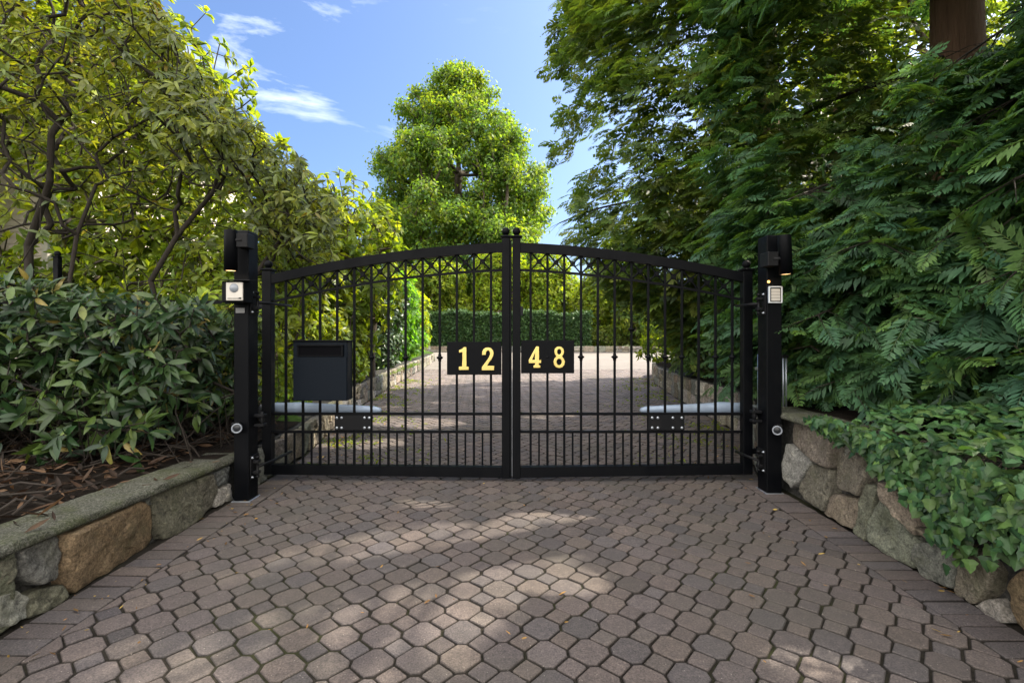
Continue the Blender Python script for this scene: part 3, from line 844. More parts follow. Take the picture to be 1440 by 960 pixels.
        for sy in (-1, 1):
            pts = []
            for k in range(9):
                u = k/8*2-1; bow = (1-abs(u)**1.5)
                pts.append(pt(hx*u, sy*(hy*(1-bow)+2.3*bow)))
            b.tube(pts, q, 6)
        c = Vector(pt(0, 0)); rr = .021
        vs = [(c.x+a*rr, c.y-e, c.z+bb*rr) for e in (.012, -.012) for a, bb in ((-1,-.0),(0,-1),(1,0),(0,1))]
        b.add(vs, [(0,1,2,3),(7,6,5,4),(0,4,5,1),(1,5,6,2),(2,6,7,3),(3,7,4,0)])
        b.build('scroll_cross', m_black, t)
    # bolted plate that takes the opener arm
    px0, px1 = (472, 523) if side < 0 else (911, 961)
    b = MB(); b.box(gx(px0), gx(px1), GZ-.024, GZ-.0165, gz(604), gz(583), .001); pl = b.build('opener_plate', m_black2, t)
    for fx in ((.06, .19, .82, .95) if side < 0 else (.10, .26, .68, .93)):
        for fy in (586.5, 600.5):
            bb = MB(); xx = px0+(px1-px0)*fx
            bb.lathe((gx(xx), GZ-.023, gz(fy)), (0,-1,0), [(0,.0115),(.004,.0115),(.007,.008),(.009,0)], 12); bb.build('bolt', m_steel, pl)
    if side > 0:
        b = MB(); b.box(gx(731.5), gx(735.5), GZ-.05, GZ-.02, gz(444), gz(431), .003); b.build('latch', m_black2, t)
    else:
        b = MB(); b.box(gx(716.9), gx(719.6), GZ-.028, GZ+.02, gz(671), gz(338), .002); b.build('meeting_strip', m_black, t)
        b = MB(); b.box(gx(719.7), gx(720.4), GZ-.02, GZ-.015, gz(668), gz(520), 0); b.build('edge_seal', m_steel, t)
    # hinge eye on the stile
    for py in (431, 634):
        b = MB(); xh = gx(hx0)-.002 if side < 0 else gx(hx1)+.002
        b.box(min(xh, xh+side*.05), max(xh, xh+side*.05), GZ-.02, GZ+.02, gz(py)-.02, gz(py)+.02, .004)
        b.lathe((xh+side*.055, GZ, gz(py)-.035), (0,0,1), [(0,.016),(.07,.016)], 12)
        b.build('hinge_eye', m_black2, t)
    return t
make_leaf(-1); make_leaf(1)
# number signs
for (x0, x1, y0, y1, digs, lab) in ((629, 705.2, 480.5, 526.5, [(D1, [], 645, 660, 488, 519.5), (D2, [], 678, 695, 488.5, 520)], 'black plate with brass digits 1 and 2 on the left gate leaf'),
                               (732.6, 807, 478.5, 524.5, [(D4, [D4h], 743.5, 759.5, 487, 516.5), (D8, D8h, 778, 793.8, 487, 517)], 'black plate with brass digits 4 and 8 on the right gate leaf')):
    t = thing('number_sign', lab, 'sign', (gx((x0+x1)/2), GZ-.015, gz(y1)), 'house number plates on the gate')
    b = MB(); b.box(gx(x0), gx(x1), GZ-.022, GZ-.010, gz(y1), gz(y0), .002); b.build('plate', m_black, t)
    for o, hl, a, c, d, e in digs:
        curve_digit('digit', o, hl, gx(a), gz(e), (c-a)*S, (e-d)*S, GZ-.0275, m_gold, t)
# mailbox on the left leaf, front 3.84 m away
def q(px, py, Z): return P(px, py, Z)
mz = 3.84; x0, _, z1 = q(411.5, 479, mz); x1, _, z0 = q(488, 563.5, mz)
t = thing('mailbox', 'dark blue-black steel mailbox with a slot, fixed to the left gate leaf', 'mailbox', ((x0+x1)/2, 3.91, z0))
b = MB(); b.box(x0, x1, mz+.006, 3.975, z0, z1-.006, .004); b.build('body', m_box, t)
b = MB(); b.box(x0-.006, x1+.008, mz-.01, 3.978, z1-.005, z1+.004, .003); b.build('lid', m_black, t)
ax, _, az = q(418, 484.5, mz); cx_, _, cz = q(483, 501, mz)
b = MB(); b.box(x0+.004, x1-.004, mz, mz+.006, z0+.004, cz-.004, .0015); b.build('door', m_box, t)
b = MB()
b.box(ax, cx_, mz-.010, mz+.006, az-.012, az, .002); b.box(ax, cx_, mz-.006, mz+.006, cz, cz+.008, .002)
b.box(ax, ax+.012, mz-.004, mz+.006, cz, az, .001); b.box(cx_-.016, cx_, mz-.012, mz+.006, cz, az, .002)
b.build('slot_frame', m_black, t)
b = MB(); b.box(ax+.012, cx_-.016, mz+.001, mz+.0055, cz+.008, az-.012); b.build('slot_flap', flat_mat('slot_black_paint', (.002,.002,.003), .7, spec=.05), t)  # flap in matt near-black paint with little gloss
for zz in (z0+.12, z0+.30):
    b = MB(); b.lathe((x1-.001, 3.93, zz), (1,0,0), [(0,.006),(.003,.005),(.004,0)], 8); b.build('rivet', m_black2, t)
# ================================================================ gate posts
def make_post(side):
    Z = 3.49 if side < 0 else 3.66
    if side < 0: px0, px1, ptop = 328.5, 349.5, 331
    else: px0, px1, ptop = 1078.6, 1099.8, 332
    X0 = (px0-CX)*Z/F; X1 = (px1-CX)*Z/F; w = X1-X0; ztop = 1.925
    lab = 'tall square black steel gate post with the keypad box beneath its downlight' if side < 0 else 'tall square black steel gate post with the small pale framed reader'
    t = thing('gate_post', lab, 'post', ((X0+X1)/2, Z+w/2, 0), 'pair of posts carrying the gate')
    b = MB(); b.box(X0, X1, Z, Z+w*1.25, -.03, ztop, .005); b.build('shaft', m_black, t)
    b = MB()
    b.box(X0-.012, X1+.012, Z-.012, Z+w*1.25+.012, -.01, .006, .003); b.build('base_plate', m_steel, t)
    b = MB(); b.box(X0+.008, X1-.008, Z+.008, Z+w*1.25-.008, ztop-.004, ztop+.006, .002); b.build('cap', m_black2, t)
    # hinges: back plate on the inner face, knuckle block, bolt and nuts
    xi = X1 if side < 0 else X0; s = -side
    for zc in (1.42, .235):
        h = MB()
        a, c = sorted((xi+s*.001, xi+s*.009)); yb = Z+w*1.25
        h.box(a, c, Z+.012, yb-.004, zc-.085, zc+.085, .002)
        a, c = sorted((xi+s*.009, xi+s*.05))
        h.box(a, c, Z+.035, Z+.075, zc+.028, zc+.05, .003); h.box(a, c, Z+.035, Z+.075, zc-.05, zc-.028, .003)
        h.lathe((xi+s*.035, Z+.055, zc-.075), (0,0,1), [(0,0),(0,.013),(.012,.013),(.012,.009),(.138,.009),(.138,.014),(.15,.014),(.15,0)], 10)
        h.tube([(xi+s*.035, Z+.055, zc), (xi+s*.06, Z+.20, zc), (xi+s*.075, GZ-.0, zc)], .011, 8)
        h.build('hinge', m_black2, t)
        for dz in (-.07, .07):
            n_ = MB(); n_.lathe((xi+s*.009, Z+.03, zc+dz), (s,0,0), [(0,.009),(.006,.009),(.007,.004),(.013,.004),(.013,0)], 6); n_.build('hinge_nut', m_steel, t)
    return t, X0, X1, Z, w
tL, LX0, LX1, LZ, LW = make_post(-1); tR, RX0, RX1, RZ, RW = make_post(1)
def lp(px, py, Z): return P(px, py, Z)
# left downlight
def downlight(label, cx, cy, r, ztop, zbot, postx, posty, lean, bx0, bx1, bz0, bz1):
    t = thing('wall_lamp', label, 'lamp', (cx, cy, zbot), 'cylinder downlights on the gate posts')
    b = MB(); L = ztop-zbot; ax = Vector((-lean, 0, 1)).normalized()
    b.lathe((cx+lean*L/2, cy, zbot), ax, [(.012,r*.86),(0,r*.9),(0,r),(L,r),(L+.004,r*.97),(L+.005,0)], 26); b.build('housing', m_black, t)
    b = MB(); b.lathe((cx+lean*L/2, cy, zbot), ax, [(.004,r*.88),(.008,r*.8),(.009,0)], 22); b.build('diffuser', m_glow, t)
    b = MB(); b.box(bx0, bx1, cy-.012, posty-.002, bz0, bz1, .004); b.build('bracket', m_black2, t)
    b = MB(); b.tube([((bx0+bx1)/2, cy, (bz0+bz1)/2), (cx, cy, (bz0+bz1)/2)], .016, 10); b.build('arm', m_black2, t)
    return t
x, _, zt = lp(324.5, 324.5, 3.40); _, _, zb = lp(324.5, 381, 3.40)
downlight('black cylinder downlight above the keypad box on the left gate post', x, 3.40, .042, zt, zb, LX0, LZ, 0, lp(333,0,3.4)[0], lp(349,0,3.4)[0], lp(0,348,3.4)[2], lp(0,328,3.4)[2])
x, _, zt = lp(1104, 331.5, 3.55); _, _, zb = lp(1104, 386, 3.55)
downlight('black cylinder downlight glowing amber on the right gate post', x, 3.55, .045, zt, zb, RX0, RZ, .04, lp(1079,0,3.55)[0], lp(1094,0,3.55)[0], lp(0,374,3.55)[2], lp(0,354,3.55)[2])
# keypad / intercom box on the left post
bz = 3.36
x0, _, z1 = lp(311.5, 395, bz); x1, _, z0 = lp(342.8, 425, bz)
t = thing('intercom_box', 'hooded black intercom box with a cream face and round button', 'intercom', ((x0+x1)/2, bz+.06, z0))
b = MB(); b.box(x0, x1, bz, LZ-.002, z0, z1, .005); b.build('case', m_black, t)
b = MB(); hx0, _, hz = lp(309.5, 394.5, bz-.02); hx1 = lp(354, 0, bz)[0]
b.add([(hx0,bz-.025,z1+.001),(hx1,bz-.025,z1+.001),(hx1,LZ+.0,z1+.016),(hx0,LZ+.0,z1+.016),(hx0,bz-.025,z1+.007),(hx1,bz-.025,z1+.007),(hx1,LZ,z1+.022),(hx0,LZ,z1+.022)],
      [(3,2,1,0),(4,5,6,7),(0,1,5,4),(1,2,6,5),(2,3,7,6),(3,0,4,7)]); b.build('hood', m_black2, t)
fx0, _, fz1 = lp(318.5, 397, bz); fx1, _, fz0 = lp(342, 422.5, bz)
b = MB(); b.box(fx0, fx1, bz-.008, bz+.004, fz0, fz1, .003); fp = b.build('face_plate', m_cream, t)
cx0, _, cz0 = lp(330, 405, bz)
b = MB(); b.lathe((cx0, bz-.007, cz0), (0,-1,0), [(0,.031),(.004,.030),(.006,.026),(.012,.018),(.014,0)], 24); b.build('button', m_grey, fp)
b = MB(); b.box(fx0+.012, fx1-.022, bz-.0095, bz-.008, fz0+.012, fz0+.016); b.box(fx1-.026, fx1-.008, bz-.0098, bz-.008, fz0+.010, fz0+.020); b.build('speaker_slot', m_black2, fp)
b = MB(); a = lp(331.5, 440, LZ-.003); c = lp(344, 433, LZ-.003)
b.box(a[0], c[0], LZ-.004, LZ-.001, a[2], c[2]); b.build('label', m_label, tL)
# reader on the right post
a = lp(1081, 426, RZ-.02); c = lp(1100, 402.5, RZ-.02)
t = thing('card_reader', 'small pale framed entry reader on the right gate post', 'reader', ((a[0]+c[0])/2, RZ-.02, a[2]))
b = MB(); b.box(a[0]+.002, c[0]-.002, RZ-.014, RZ-.001, a[2], c[2]-.002, .003); b.build('case', m_silver, t)
b = MB(); e = .009
b.box(a[0], c[0], RZ-.026, RZ-.015, c[2]-e, c[2], .002); b.box(a[0], c[0], RZ-.026, RZ-.015, a[2], a[2]+e*.8, .002)
b.box(a[0], a[0]+e, RZ-.0255, RZ-.0155, a[2]+e*.8, c[2]-e, .001); b.box(c[0]-e, c[0], RZ-.0255, RZ-.0155, a[2]+e*.8, c[2]-e, .001); b.build('frame', m_pale, t)
b = MB(); b.box(a[0]+e+.002, c[0]-e-.002, RZ-.0225, RZ-.0145, a[2]+e, c[2]-e-.002, .001); b.build('screen_surround', m_black, t)
b = MB()
zz = np.linspace(a[2]+e+.006, c[2]-e-.008, 5)
for i in range(4): b.box(a[0]+e+.008, c[0]-e-.008, RZ-.0245, RZ-.023, zz[i]+.001, zz[i+1]-.001)
b.build('screen', m_cream, t)
b = MB(); o = lp(1080.6, 396, RZ-.01); b.ball((o[0]+.004, RZ-.006, o[2]), .010); b.build('indicator_light', m_amber, tR)
# photocells
def photocell(label, x, y, z, dirx):
    t = thing('photocell', label, 'sensor', (x, y, z), 'safety beam sensors on the gate posts')
    ax = Vector((dirx*.45, -1, 0)).normalized()
    b = MB(); b.lathe((x, y, z), ax, [(-.07,0),(-.07,.030),(-.01,.033),(0,.033)], 22); b.build('housing', m_black2, t)
    b = MB(); b.lathe((x, y, z), ax, [(-.002,.034),(.008,.034),(.008,.026),(.0,.024),(-.002,.024)], 26); b.build('ring', m_grey, t)
    b = MB(); b.lathe((x, y, z), ax, [(.001,.024),(.003,.018),(.004,0)], 20); b.build('lens', m_lens, t)
    b = MB(); bx = sorted((x-dirx*.055, x-dirx*.01)); b.box(bx[0], bx[1], y+.02, y+.09, z-.035, z+.035, .006); b.build('mount', m_black2, t)
p = lp(333, 602, LZ-.07); photocell('round grey-ringed beam sensor low on the left gate post', p[0], p[1], p[2], 1)
p = lp(1093, 605, RZ-.06); photocell('round grey-ringed beam sensor low on the right gate post', p[0], p[1], p[2], -1)
# ================================================================ opener arms behind the leaves
def opener(side):
    Z = 4.17; lab = 'silver swing opener arm behind the mailbox leaf' if side < 0 else 'silver swing opener arm behind the leaf without a mailbox'
    def mx(px): return px if side < 0 else 1440-px-4
    t = thing('gate_opener', lab, 'gate opener', (*P(mx(440), 573, Z)[:2], P(0, 573, Z)[2]), 'electric gate opener arms')
    prof = [(387,566,577.5),(389,565.5,579.5),(398,566,580.5),(410,565.5,581),(424,564.8,581.5),(432,566,581.5),(450,567,581.5),(500,569.5,581),(528,571.2,580.5),(534,573,579.5),(536.5,575,578)]
    vs = []; fs = []; n = 14
    for x, a, c in prof:
        X, _, za = P(mx(x), a, Z); zc = P(mx(x), c, Z)[2]; hz = (za-zc)/2; zm = (za+zc)/2
        for k in range(n):
            an = 2*math.pi*k/n; u, v = math.cos(an), math.sin(an)
            vs.append((X, Z+hz*.8*math.copysign(abs(u)**.75, u), zm+hz*math.copysign(abs(v)**.75, v)))
    for i in range(len(prof)-1):
        for k in range(n):
            j = (k+1) % n; fs.append((i*n+k, i*n+j, (i+1)*n+j, (i+1)*n+k))
    b = MB(); b.add(vs, fs, None, True)
    b.f.append(tuple(range(n))); b.sm.append(False); b.f.append(tuple((len(prof)-1)*n+k for k in range(n))); b.sm.append(False)
    b.build('housing', m_silver, t)
    b = MB(); b.tube([P(mx(390), 572, Z), P(mx(366), 572, Z-.03)], .022, 12); b.build('tail', m_steel, t)
    xi = (LX1 if side < 0 else RX0); Zp = (LZ if side < 0 else RZ); s = -side
    b = MB(); zc = P(0, 573, Z)[2]
    a0, a1 = sorted((xi+s*.003, xi+s*.075)); b.box(a0, a1, Zp+.06, Zp+.12, zc-.045, zc-.025, .003); b.box(a0, a1, Zp+.06, Zp+.12, zc+.025, zc+.045, .003)
    b.tube([(xi+s*.05, Zp+.09, zc), (P(mx(366), 0, Z)[0], Z-.03, zc)], .018, 10)
    b.lathe((xi+s*.05, Zp+.09, zc-.06), (0,0,1), [(0,0),(0,.012),(.12,.012),(.12,0)], 10); b.build('rear_bracket', m_black2, t)
    b = MB(); X = P(mx(500), 0, Z)[0]; b.box(X-.10, X+.10, GZ+.012, Z-.03, gz(602), gz(590), .003); b.build('front_bracket', m_black2, t)
opener(-1); opener(1)
# conduits by the right post
t = thing('conduit_pipe', 'thin grey conduit rising behind the right gate post', 'pipe', (RX0-.03, RZ+.4, .5))
b = MB(); b.tube([P(1067, 640, 4.05), P(1067, 498, 4.05)], .011, 8); b.build('pipe', m_steel, t)
b = MB(); b.box(P(1062.5,0,4.05)[0], P(1070,0,4.05)[0], 4.035, 4.065, P(0,520,4.05)[2], P(0,516,4.05)[2], .002); b.build('pipe_clip', m_steel, t)
t = thing('conduit_pipe', 'pair of thin grey conduits right of the right gate post', 'pipe', (*P(1103, 0, 3.95)[:2], .6))
for px in (1101.5, 1105.5):
    b = MB(); b.tube([P(px, 578, 3.95), P(px, 500, 3.95)], .0075, 8); b.build('pipe', m_steel, t)
b = MB(); b.box(P(1099.5,0,3.95)[0], P(1107.5,0,3.95)[0], 3.935, 3.97, P(0,503,3.95)[2], P(0,499,3.95)[2], .002); b.build('pipe_cap', m_black2, t)
# ================================================================ iron fence swallowed by the left hedge
t = thing('iron_fence', 'black iron fence swallowed by the dark laurel hedge, one post finial showing', 'fence', (-3.9, 4.25, .33))
for px in (81,):
    X = P(px, 0, 4.25)[0]; b = MB(); b.box(X-.022, X+.022, 4.228, 4.272, .3, P(0, 362, 4.25)[2], .003)
    po = b.build('fence_post', m_black, t)
    f = MB(); zt = P(0, 362, 4.25)[2]; f.box(X-.03, X+.03, 4.22, 4.28, zt, zt+.01, .002); f.ball((X, 4.25, zt+.032), .024, sz=1.1); f.build('finial', m_black, po)
for z in (.55, 1.45):
    b = MB(); b.box(-7.2, -2.12, 4.24, 4.26, z, z+.03, .002); b.build('fence_rail', m_black, t)
for i in range(0):
    X = -2.22-i*.125; b = MB(); b.box(X-.007, X+.007, 4.243, 4.257, .4, 1.5); b.build('picket', m_black, t)
# ================================================================ plant materials
m_leaf_dark = leaf_mat('glossy_laurel_leaf', .36, .2, .32)
m_leaf_rhodo = leaf_mat('leathery_leaf', .40, .42, .4, tint=(2.1,1.8,.35))
m_leaf_sun = leaf_mat('thin_sunny_leaf', .5, .6, .3, tint=(2.0,1.8,.35))
m_needle = leaf_mat('feathery_frond', .5, .38, .35, tint=(2.0,1.9,.5))
m_ivy = leaf_mat('ivy_leaf', .45, .25, .3)
m_hedge = leaf_mat('clipped_hedge_leaf', .5, .3, .35)
m_dead = leaf_mat('dead_leaf', .7, .15, .2, tint=(1.2,.9,.5))
m_bark = bark_mat('grey_brown_bark', (.018,.014,.011), (.075,.06,.045))
m_bark_d = bark_mat('dark_twig_bark', (.008,.007,.006), (.03,.024,.019))
m_bark_r = bark_mat('red_brown_bark', (.012,.007,.005), (.17,.10,.065), 11, (1,1,.07), 2.0)
LEAF_LONG = leaf_tmpl(4, .15, .3, .3); LEAF_BROAD = leaf_tmpl(4, .21, .3, .22); LEAF_LOW = leaf_tmpl(2, .22, .3, .25)
SPR = [spray_tmpl(10, .38, .050, .22, np.random.default_rng(i)) for i in range(4)]
SPR2 = [spray_tmpl(7, .42, .085, .28, np.random.default_rng(10+i)) for i in range(3)]
CLUMP = [clump_tmpl(7, .5, .17, np.random.default_rng(i)) for i in range(4)]
def split(n, k, rng): return rng.integers(0, k, n)
# ---- sun fleck holes: gaps in the canopy along the sun's direction
FLECK = [(-.60,2.50,.36),(-.88,2.22,.33),(-.36,2.80,.27),(-.76,1.98,.32),(-1.0,1.82,.28),(-.08,2.92,.14),(-.30,2.40,.13),(.10,2.62,.08),(-.62,3.4,.10),
         (.12,3.25,.09),(.58,3.1,.09),(.22,2.35,.07),(-.45,1.9,.12),(1.1,1.75,.08),(1.3,3.5,.08),
         (-1.4,6.6,.35),(-1.8,5.4,.3),(-1.3,9,.6),(.3,10.2,.7),(1.8,9.2,.5),(-1.9,12,.9),(.8,13,1.0),(-2.2,7.6,.5),(.2,7.3,.35),(-3.3,6.5,.7),(-3.6,9.0,.9),(-2.9,5.6,.5)]
def fleck_keep(Pt, rng):
    """False where a leaf spray would close one of the canopy gaps the sun shines through"""
    h = Pt[:, 2:3]; g = Pt[:, :2]-h*SUN[None, :2]/SUN[2]
    keep = np.ones(len(Pt), bool)
    for x, y, r in FLECK:
        d = np.hypot((g[:, 0]-x)*.75+(g[:, 1]-y)*.25, (g[:, 1]-y)*1.25)
        keep &= ~(d < r*(1.15+.12*rng.random(len(Pt)))+.13)
    return keep
def conifer(name, label, base, H, Lf, nlimb, rng, h0=.7, spray=.28, rt=.25, pal=None, tm=SPR, dens=1.0, cut=None, group=None, dup=1, lean=(0,0), fill=None, azb=None):
    bx, by, bz = base
    t = thing(name, label, 'tree', base, group)
    b = MB(); hs_ = np.linspace(0, 1, 14)
    b.tube([(bx+lean[0]*u+.03*math.sin(u*9), by+lean[1]*u, bz-.1+H*u) for u in hs_], [rt*(1.25-.25*min(1, u*12))*(1-.9*u)+.01 for u in hs_], 18)
    b.build('trunk', m_bark_r, t)
    lp_, lpar, lrad = [], [], []; SD, SN, ST, SS = [], [], [], []
    for i in range(nlimb):
        u = (i+.5)/nlimb; h = h0+(H-h0-.4)*u**1.05+rng.normal()*.05
        az = i*2.39996+rng.normal()*.35
        if azb is not None and rng.random() < azb[1]: az = azb[0]+rng.normal()*.9
        L = Lf(h)*((.72+.36*rng.random()) if tm is SPR else (.66+.34*rng.random())); 
        if L < .25: continue
        dirx, diry = math.cos(az), math.sin(az); steps = 9; pts = []; wob = rng.normal()*.25
        for k in range(steps+1):
            tt = k/steps; a2 = az+wob*tt
            pts.append((bx+lean[0]*h/H+math.cos(a2)*L*tt, by+lean[1]*h/H+math.sin(a2)*L*tt, bz+h+L*(.20*tt-.30*tt*tt)+.015*rng.normal()))
        pts = np.array(pts); k0 = len(lp_)
        if cut is not None:
            ok = cut(pts); nk = steps+1 if ok.all() else int(np.argmin(ok))
            if nk < 3: continue
            pts = pts[:nk]; steps = nk-1; L = float(np.linalg.norm(pts[-1]-pts[0]))
        r0 = .012+.011*L
        for k in range(steps+1):
            lp_.append(pts[k]); lpar.append(k0+k-1 if k else -1); lrad.append(r0*(1-.85*k/steps)+.002)
        nb = max(3, int(L*6.5*dens))
        for s in np.linspace(.22, 1, nb):
            f = s*steps; k = min(steps-1, int(f)); p0 = pts[k]+(pts[k+1]-pts[k])*(f-k); ld = norm((pts[k+1]-pts[k])[None])[0]
            for sg in (-1, 1):
                ang = sg*math.radians(rng.uniform(28, 68)); ca, sa = math.cos(ang), math.sin(ang)
                bd = np.array([ld[0]*ca-ld[1]*sa, ld[0]*sa+ld[1]*ca, ld[2]-.04-.2*rng.random()]); bl = (.30+.55*(1-s)*min(1, L/2.2))*(.7+.6*rng.random())
                kb = len(lp_); lp_.append(p0); lpar.append(-1); lrad.append(.0045); e = p0+bd*bl+[0,0,-.12*bl]
                lp_.append(p0+bd*bl*.5); lpar.append(kb); lrad.append(.0035); lp_.append(e); lpar.append(kb+1); lrad.append(.0018)
                m = max(2, int(bl/.11*dens))
                for q_ in range(m):
                    v = (q_+.6)/m; p = p0+bd*bl*v+[0,0,-.12*bl*v*v]
                    a3 = (1 if q_ % 2 else -1)*math.radians(rng.uniform(10, 55))*(1 if q_ < m-1 else .2)
                    c3, s3 = math.cos(a3), math.sin(a3)
                    SD.append((bd[0]*c3-bd[1]*s3, bd[0]*s3+bd[1]*c3, bd[2]-.05-.35*rng.random())); ST.append(p)
                    SN.append((dirx*.45+rng.normal()*.3, diry*.45+rng.normal()*.3, 1)); SS.append(spray*(.7+.6*rng.random()))
    if fill:
        nf, r0f, fs, zmax = fill
        hh = rng.uniform(.15, zmax, nf); az = (azb[0]+rng.normal(size=nf)*1.05) if azb is not None else rng.uniform(0, 6.28, nf)
        Lr = np.array([Lf(v) for v in hh]); lay = .5+.5*np.sin(hh*7.0+az*3.1+1.5*np.sin(az*5)); rr = Lr*(r0f+(1-r0f)*rng.random(nf)**.7)*(.89+.13*lay)
        q3 = np.stack([bx+np.cos(az)*rr, by+np.sin(az)*rr, bz+hh+.10*rng.normal(size=nf)], 1)
        n3 = np.sin(q3[:, 0]*3.3+q3[:, 2]*4.1)*np.sin(q3[:, 1]*3.7+q3[:, 2]*2.3+1)+.5*np.sin(q3[:, 2]*9+az*8)
        kk = n3 > -.62; q3, az, hh = q3[kk], az[kk], hh[kk]; m_ = len(q3)
        a4 = az+rng.normal(size=m_)*1.1
        dd4 = np.stack([np.cos(a4), np.sin(a4), -.45+.6*rng.random(m_)], 1); nn4 = np.stack([np.cos(az)*.5, np.sin(az)*.5, np.ones(m_)], 1)+rng.normal(size=(m_, 3))*.5
        SD = list(SD)+list(dd4); SN = list(SN)+list(nn4); ST = list(ST)+list(q3); SS = list(SS)+list(fs*(.65+.7*rng.random(m_)))
    SD, SN, ST, SS = map(np.array, (SD, SN, ST, SS)); SD = norm(SD)
    mid = ST+SD*SS[:, None]*.5
    keep = fleck_keep(mid, rng)
    if cut is not None: keep &= cut(mid)
    SD, SN, ST, SS = SD[keep], SN[keep], ST[keep], SS[keep]
    print(name, 'sprays', len(ST))
    C = palette(len(ST), pal, rng, .2); R = frames(SD, SN, SS); idx = split(len(ST), len(tm), rng)
    leaves_obj('crown', [(tm[i], R[idx == i], ST[idx == i], C[idx == i]) for i in range(len(tm))], m_needle, t)
    lp_ = np.array(lp_); lpar = np.array(lpar); lrad = np.array(lrad)
    tubes_mesh('branches', lp_, lpar, lrad, m_bark_d, t, 5)
    return t
def shrub(name, label, cat, base, trunks, targets, dirs, tmpl, size, per, rng, pal, mat, bark=None, bf=.35, rtip=.004, wob=.12, step=.2, droop=.25, spread=.9, off=.05, group=None, up=.3, power=2.3, cut=None, woody=True, sides=6, kind=None, min_h=None, mix=None, blend=.5):
    t = thing(name, label, cat, base, group, kind)
    if cut is not None:
        k = cut(targets); targets, dirs = targets[k], dirs[k]
    if woody:
        pos, par, rad, tips = skeleton(trunks, targets, bf, step, wob, rtip, power, rng)
        tubes_mesh('branches', pos, par, rad, bark or m_bark, t, sides)
        d = norm(norm(pos[tips]-pos[np.maximum(par[tips], 0)])*blend+dirs*(1-blend)+[0,0,.1])
    else: d = dirs
    R, T, C = rosettes(targets, d, per, size, rng, pal, droop, spread, up, off)
    if mix is not None:
        k = rng.random(len(T)) < mix[0]; C[k] = palette(int(k.sum()), mix[1], rng, .15)
    tm = tmpl if isinstance(tmpl, list) else [tmpl]; idx = split(len(T), len(tm), rng)
    leaves_obj('crown', [(tm[i], R[idx == i], T[idx == i], C[idx == i]) for i in range(len(tm))], mat, t)
    return t
# ================================================================ conifers on the right
PC = [(.050,.115,.056),(.066,.14,.056),(.042,.100,.062),(.10,.18,.052),(.056,.128,.068)]
PC2 = [(.07,.125,.04),(.095,.16,.04),(.13,.19,.042),(.06,.11,.042),(.15,.185,.042)]
def cut_trunk(p):      # the bare stretch of trunk seen between the limbs
    z = p[:, 1]; x = CX+p[:, 0]/np.maximum(z, .3)*F; y = HY-(p[:, 2]-EYE)/np.maximum(z, .3)*F
    lat = np.abs(p[:, 0]*4.6-p[:, 1]*4.15)/6.195; along = (p[:, 0]*4.15+p[:, 1]*4.6)/6.195
    return ~((lat < .06+.055*along) & (along < 6.6) & (p[:, 2] > 1.25+.56*p[:, 1]) & (p[:, 2] < 1.2+.80*p[:, 1])) & (p[:, 1] > .25)
def side_clear(p):     # nothing hangs over the drive in front of the wall
    lim = np.where(p[:, 1] < 4.4, 2.12+.10*np.sin(p[:, 2]*3+p[:, 1]*5)-.16*np.maximum(0, p[:, 2]-2.4), -9)
    thin = (p[:, 2] > 3.05) & (p[:, 2] < 4.6) & (p[:, 0] < 3.75) & (p[:, 1] > 3.0) & (np.sin(p[:, 0]*7+p[:, 1]*5+p[:, 2]*9) > -.45)
    return (p[:, 0] > lim) & cut_trunk(p) & ~thin
def open_side(p):      # the thin, see-through side of the second tree
    return ~((p[:, 0] > 4.2) & (p[:, 2] > 4.2) & (p[:, 2] < 8.0) & (np.sin(p[:, 0]*5+p[:, 1]*4+p[:, 2]*7) > -.6)) & ~(np.sin(p[:, 0]*2.3+p[:, 2]*3.1+1)*np.sin(p[:, 1]*2.1+p[:, 2]*1.7) > .72)
conifer('conifer_tree', 'huge feathery conifer with a bare red-brown trunk at the top right corner', (4.15, 4.6, .65), 13.5, lambda h: np.interp(h, [0,.6,2,5,9,13.5], [2.1,2.1,2.15,2.3,1.9,.2]), 230,
        np.random.default_rng(31), h0=.12, spray=.20, rt=.245, pal=PC, cut=side_clear, azb=(math.radians(222), .4), fill=(17000, .70, .20, 5.2))
conifer('conifer_tree', 'feathery conifer overhanging the ivy at the right edge of the view', (4.7, 1.75, .65), 10, lambda h: np.interp(h, [0,1,3,6,10], [1.9,2.2,2.3,1.9,.2]), 120,
        np.random.default_rng(32), h0=.5, spray=.21, rt=.2, pal=PC, cut=side_clear, azb=(math.radians(140), .45), fill=(6000, .7, .20, 3.5))
conifer('conifer_tree', 'dense conifer behind the right gate leaf with ragged limbs reaching out against the sky', (4.3, 8.3, .5), 14, lambda h: np.interp(h, [0,.6,1.2,1.8,2.6,3.6,5,7.5,10,14], [1.1,1.4,2.2,3.0,3.6,3.7,3.7,3.3,2.5,.2]), 230,
        np.random.default_rng(33), h0=.3, spray=.25, rt=.25, pal=PC2, tm=SPR2, dens=.8, cut=open_side, azb=(math.radians(215), .35), fill=(38000, .68, .22, 9.0))
conifer('conifer_tree', 'farther conifer behind the others at the back of the right bank', (7.6, 11.6, .5), 7, lambda h: np.interp(h, [0,2,5,7], [1.8,2.2,1.6,.2]), 70,
        np.random.default_rng(34), h0=.5, spray=.42, rt=.22, pal=PC2, tm=SPR2, dens=.65)
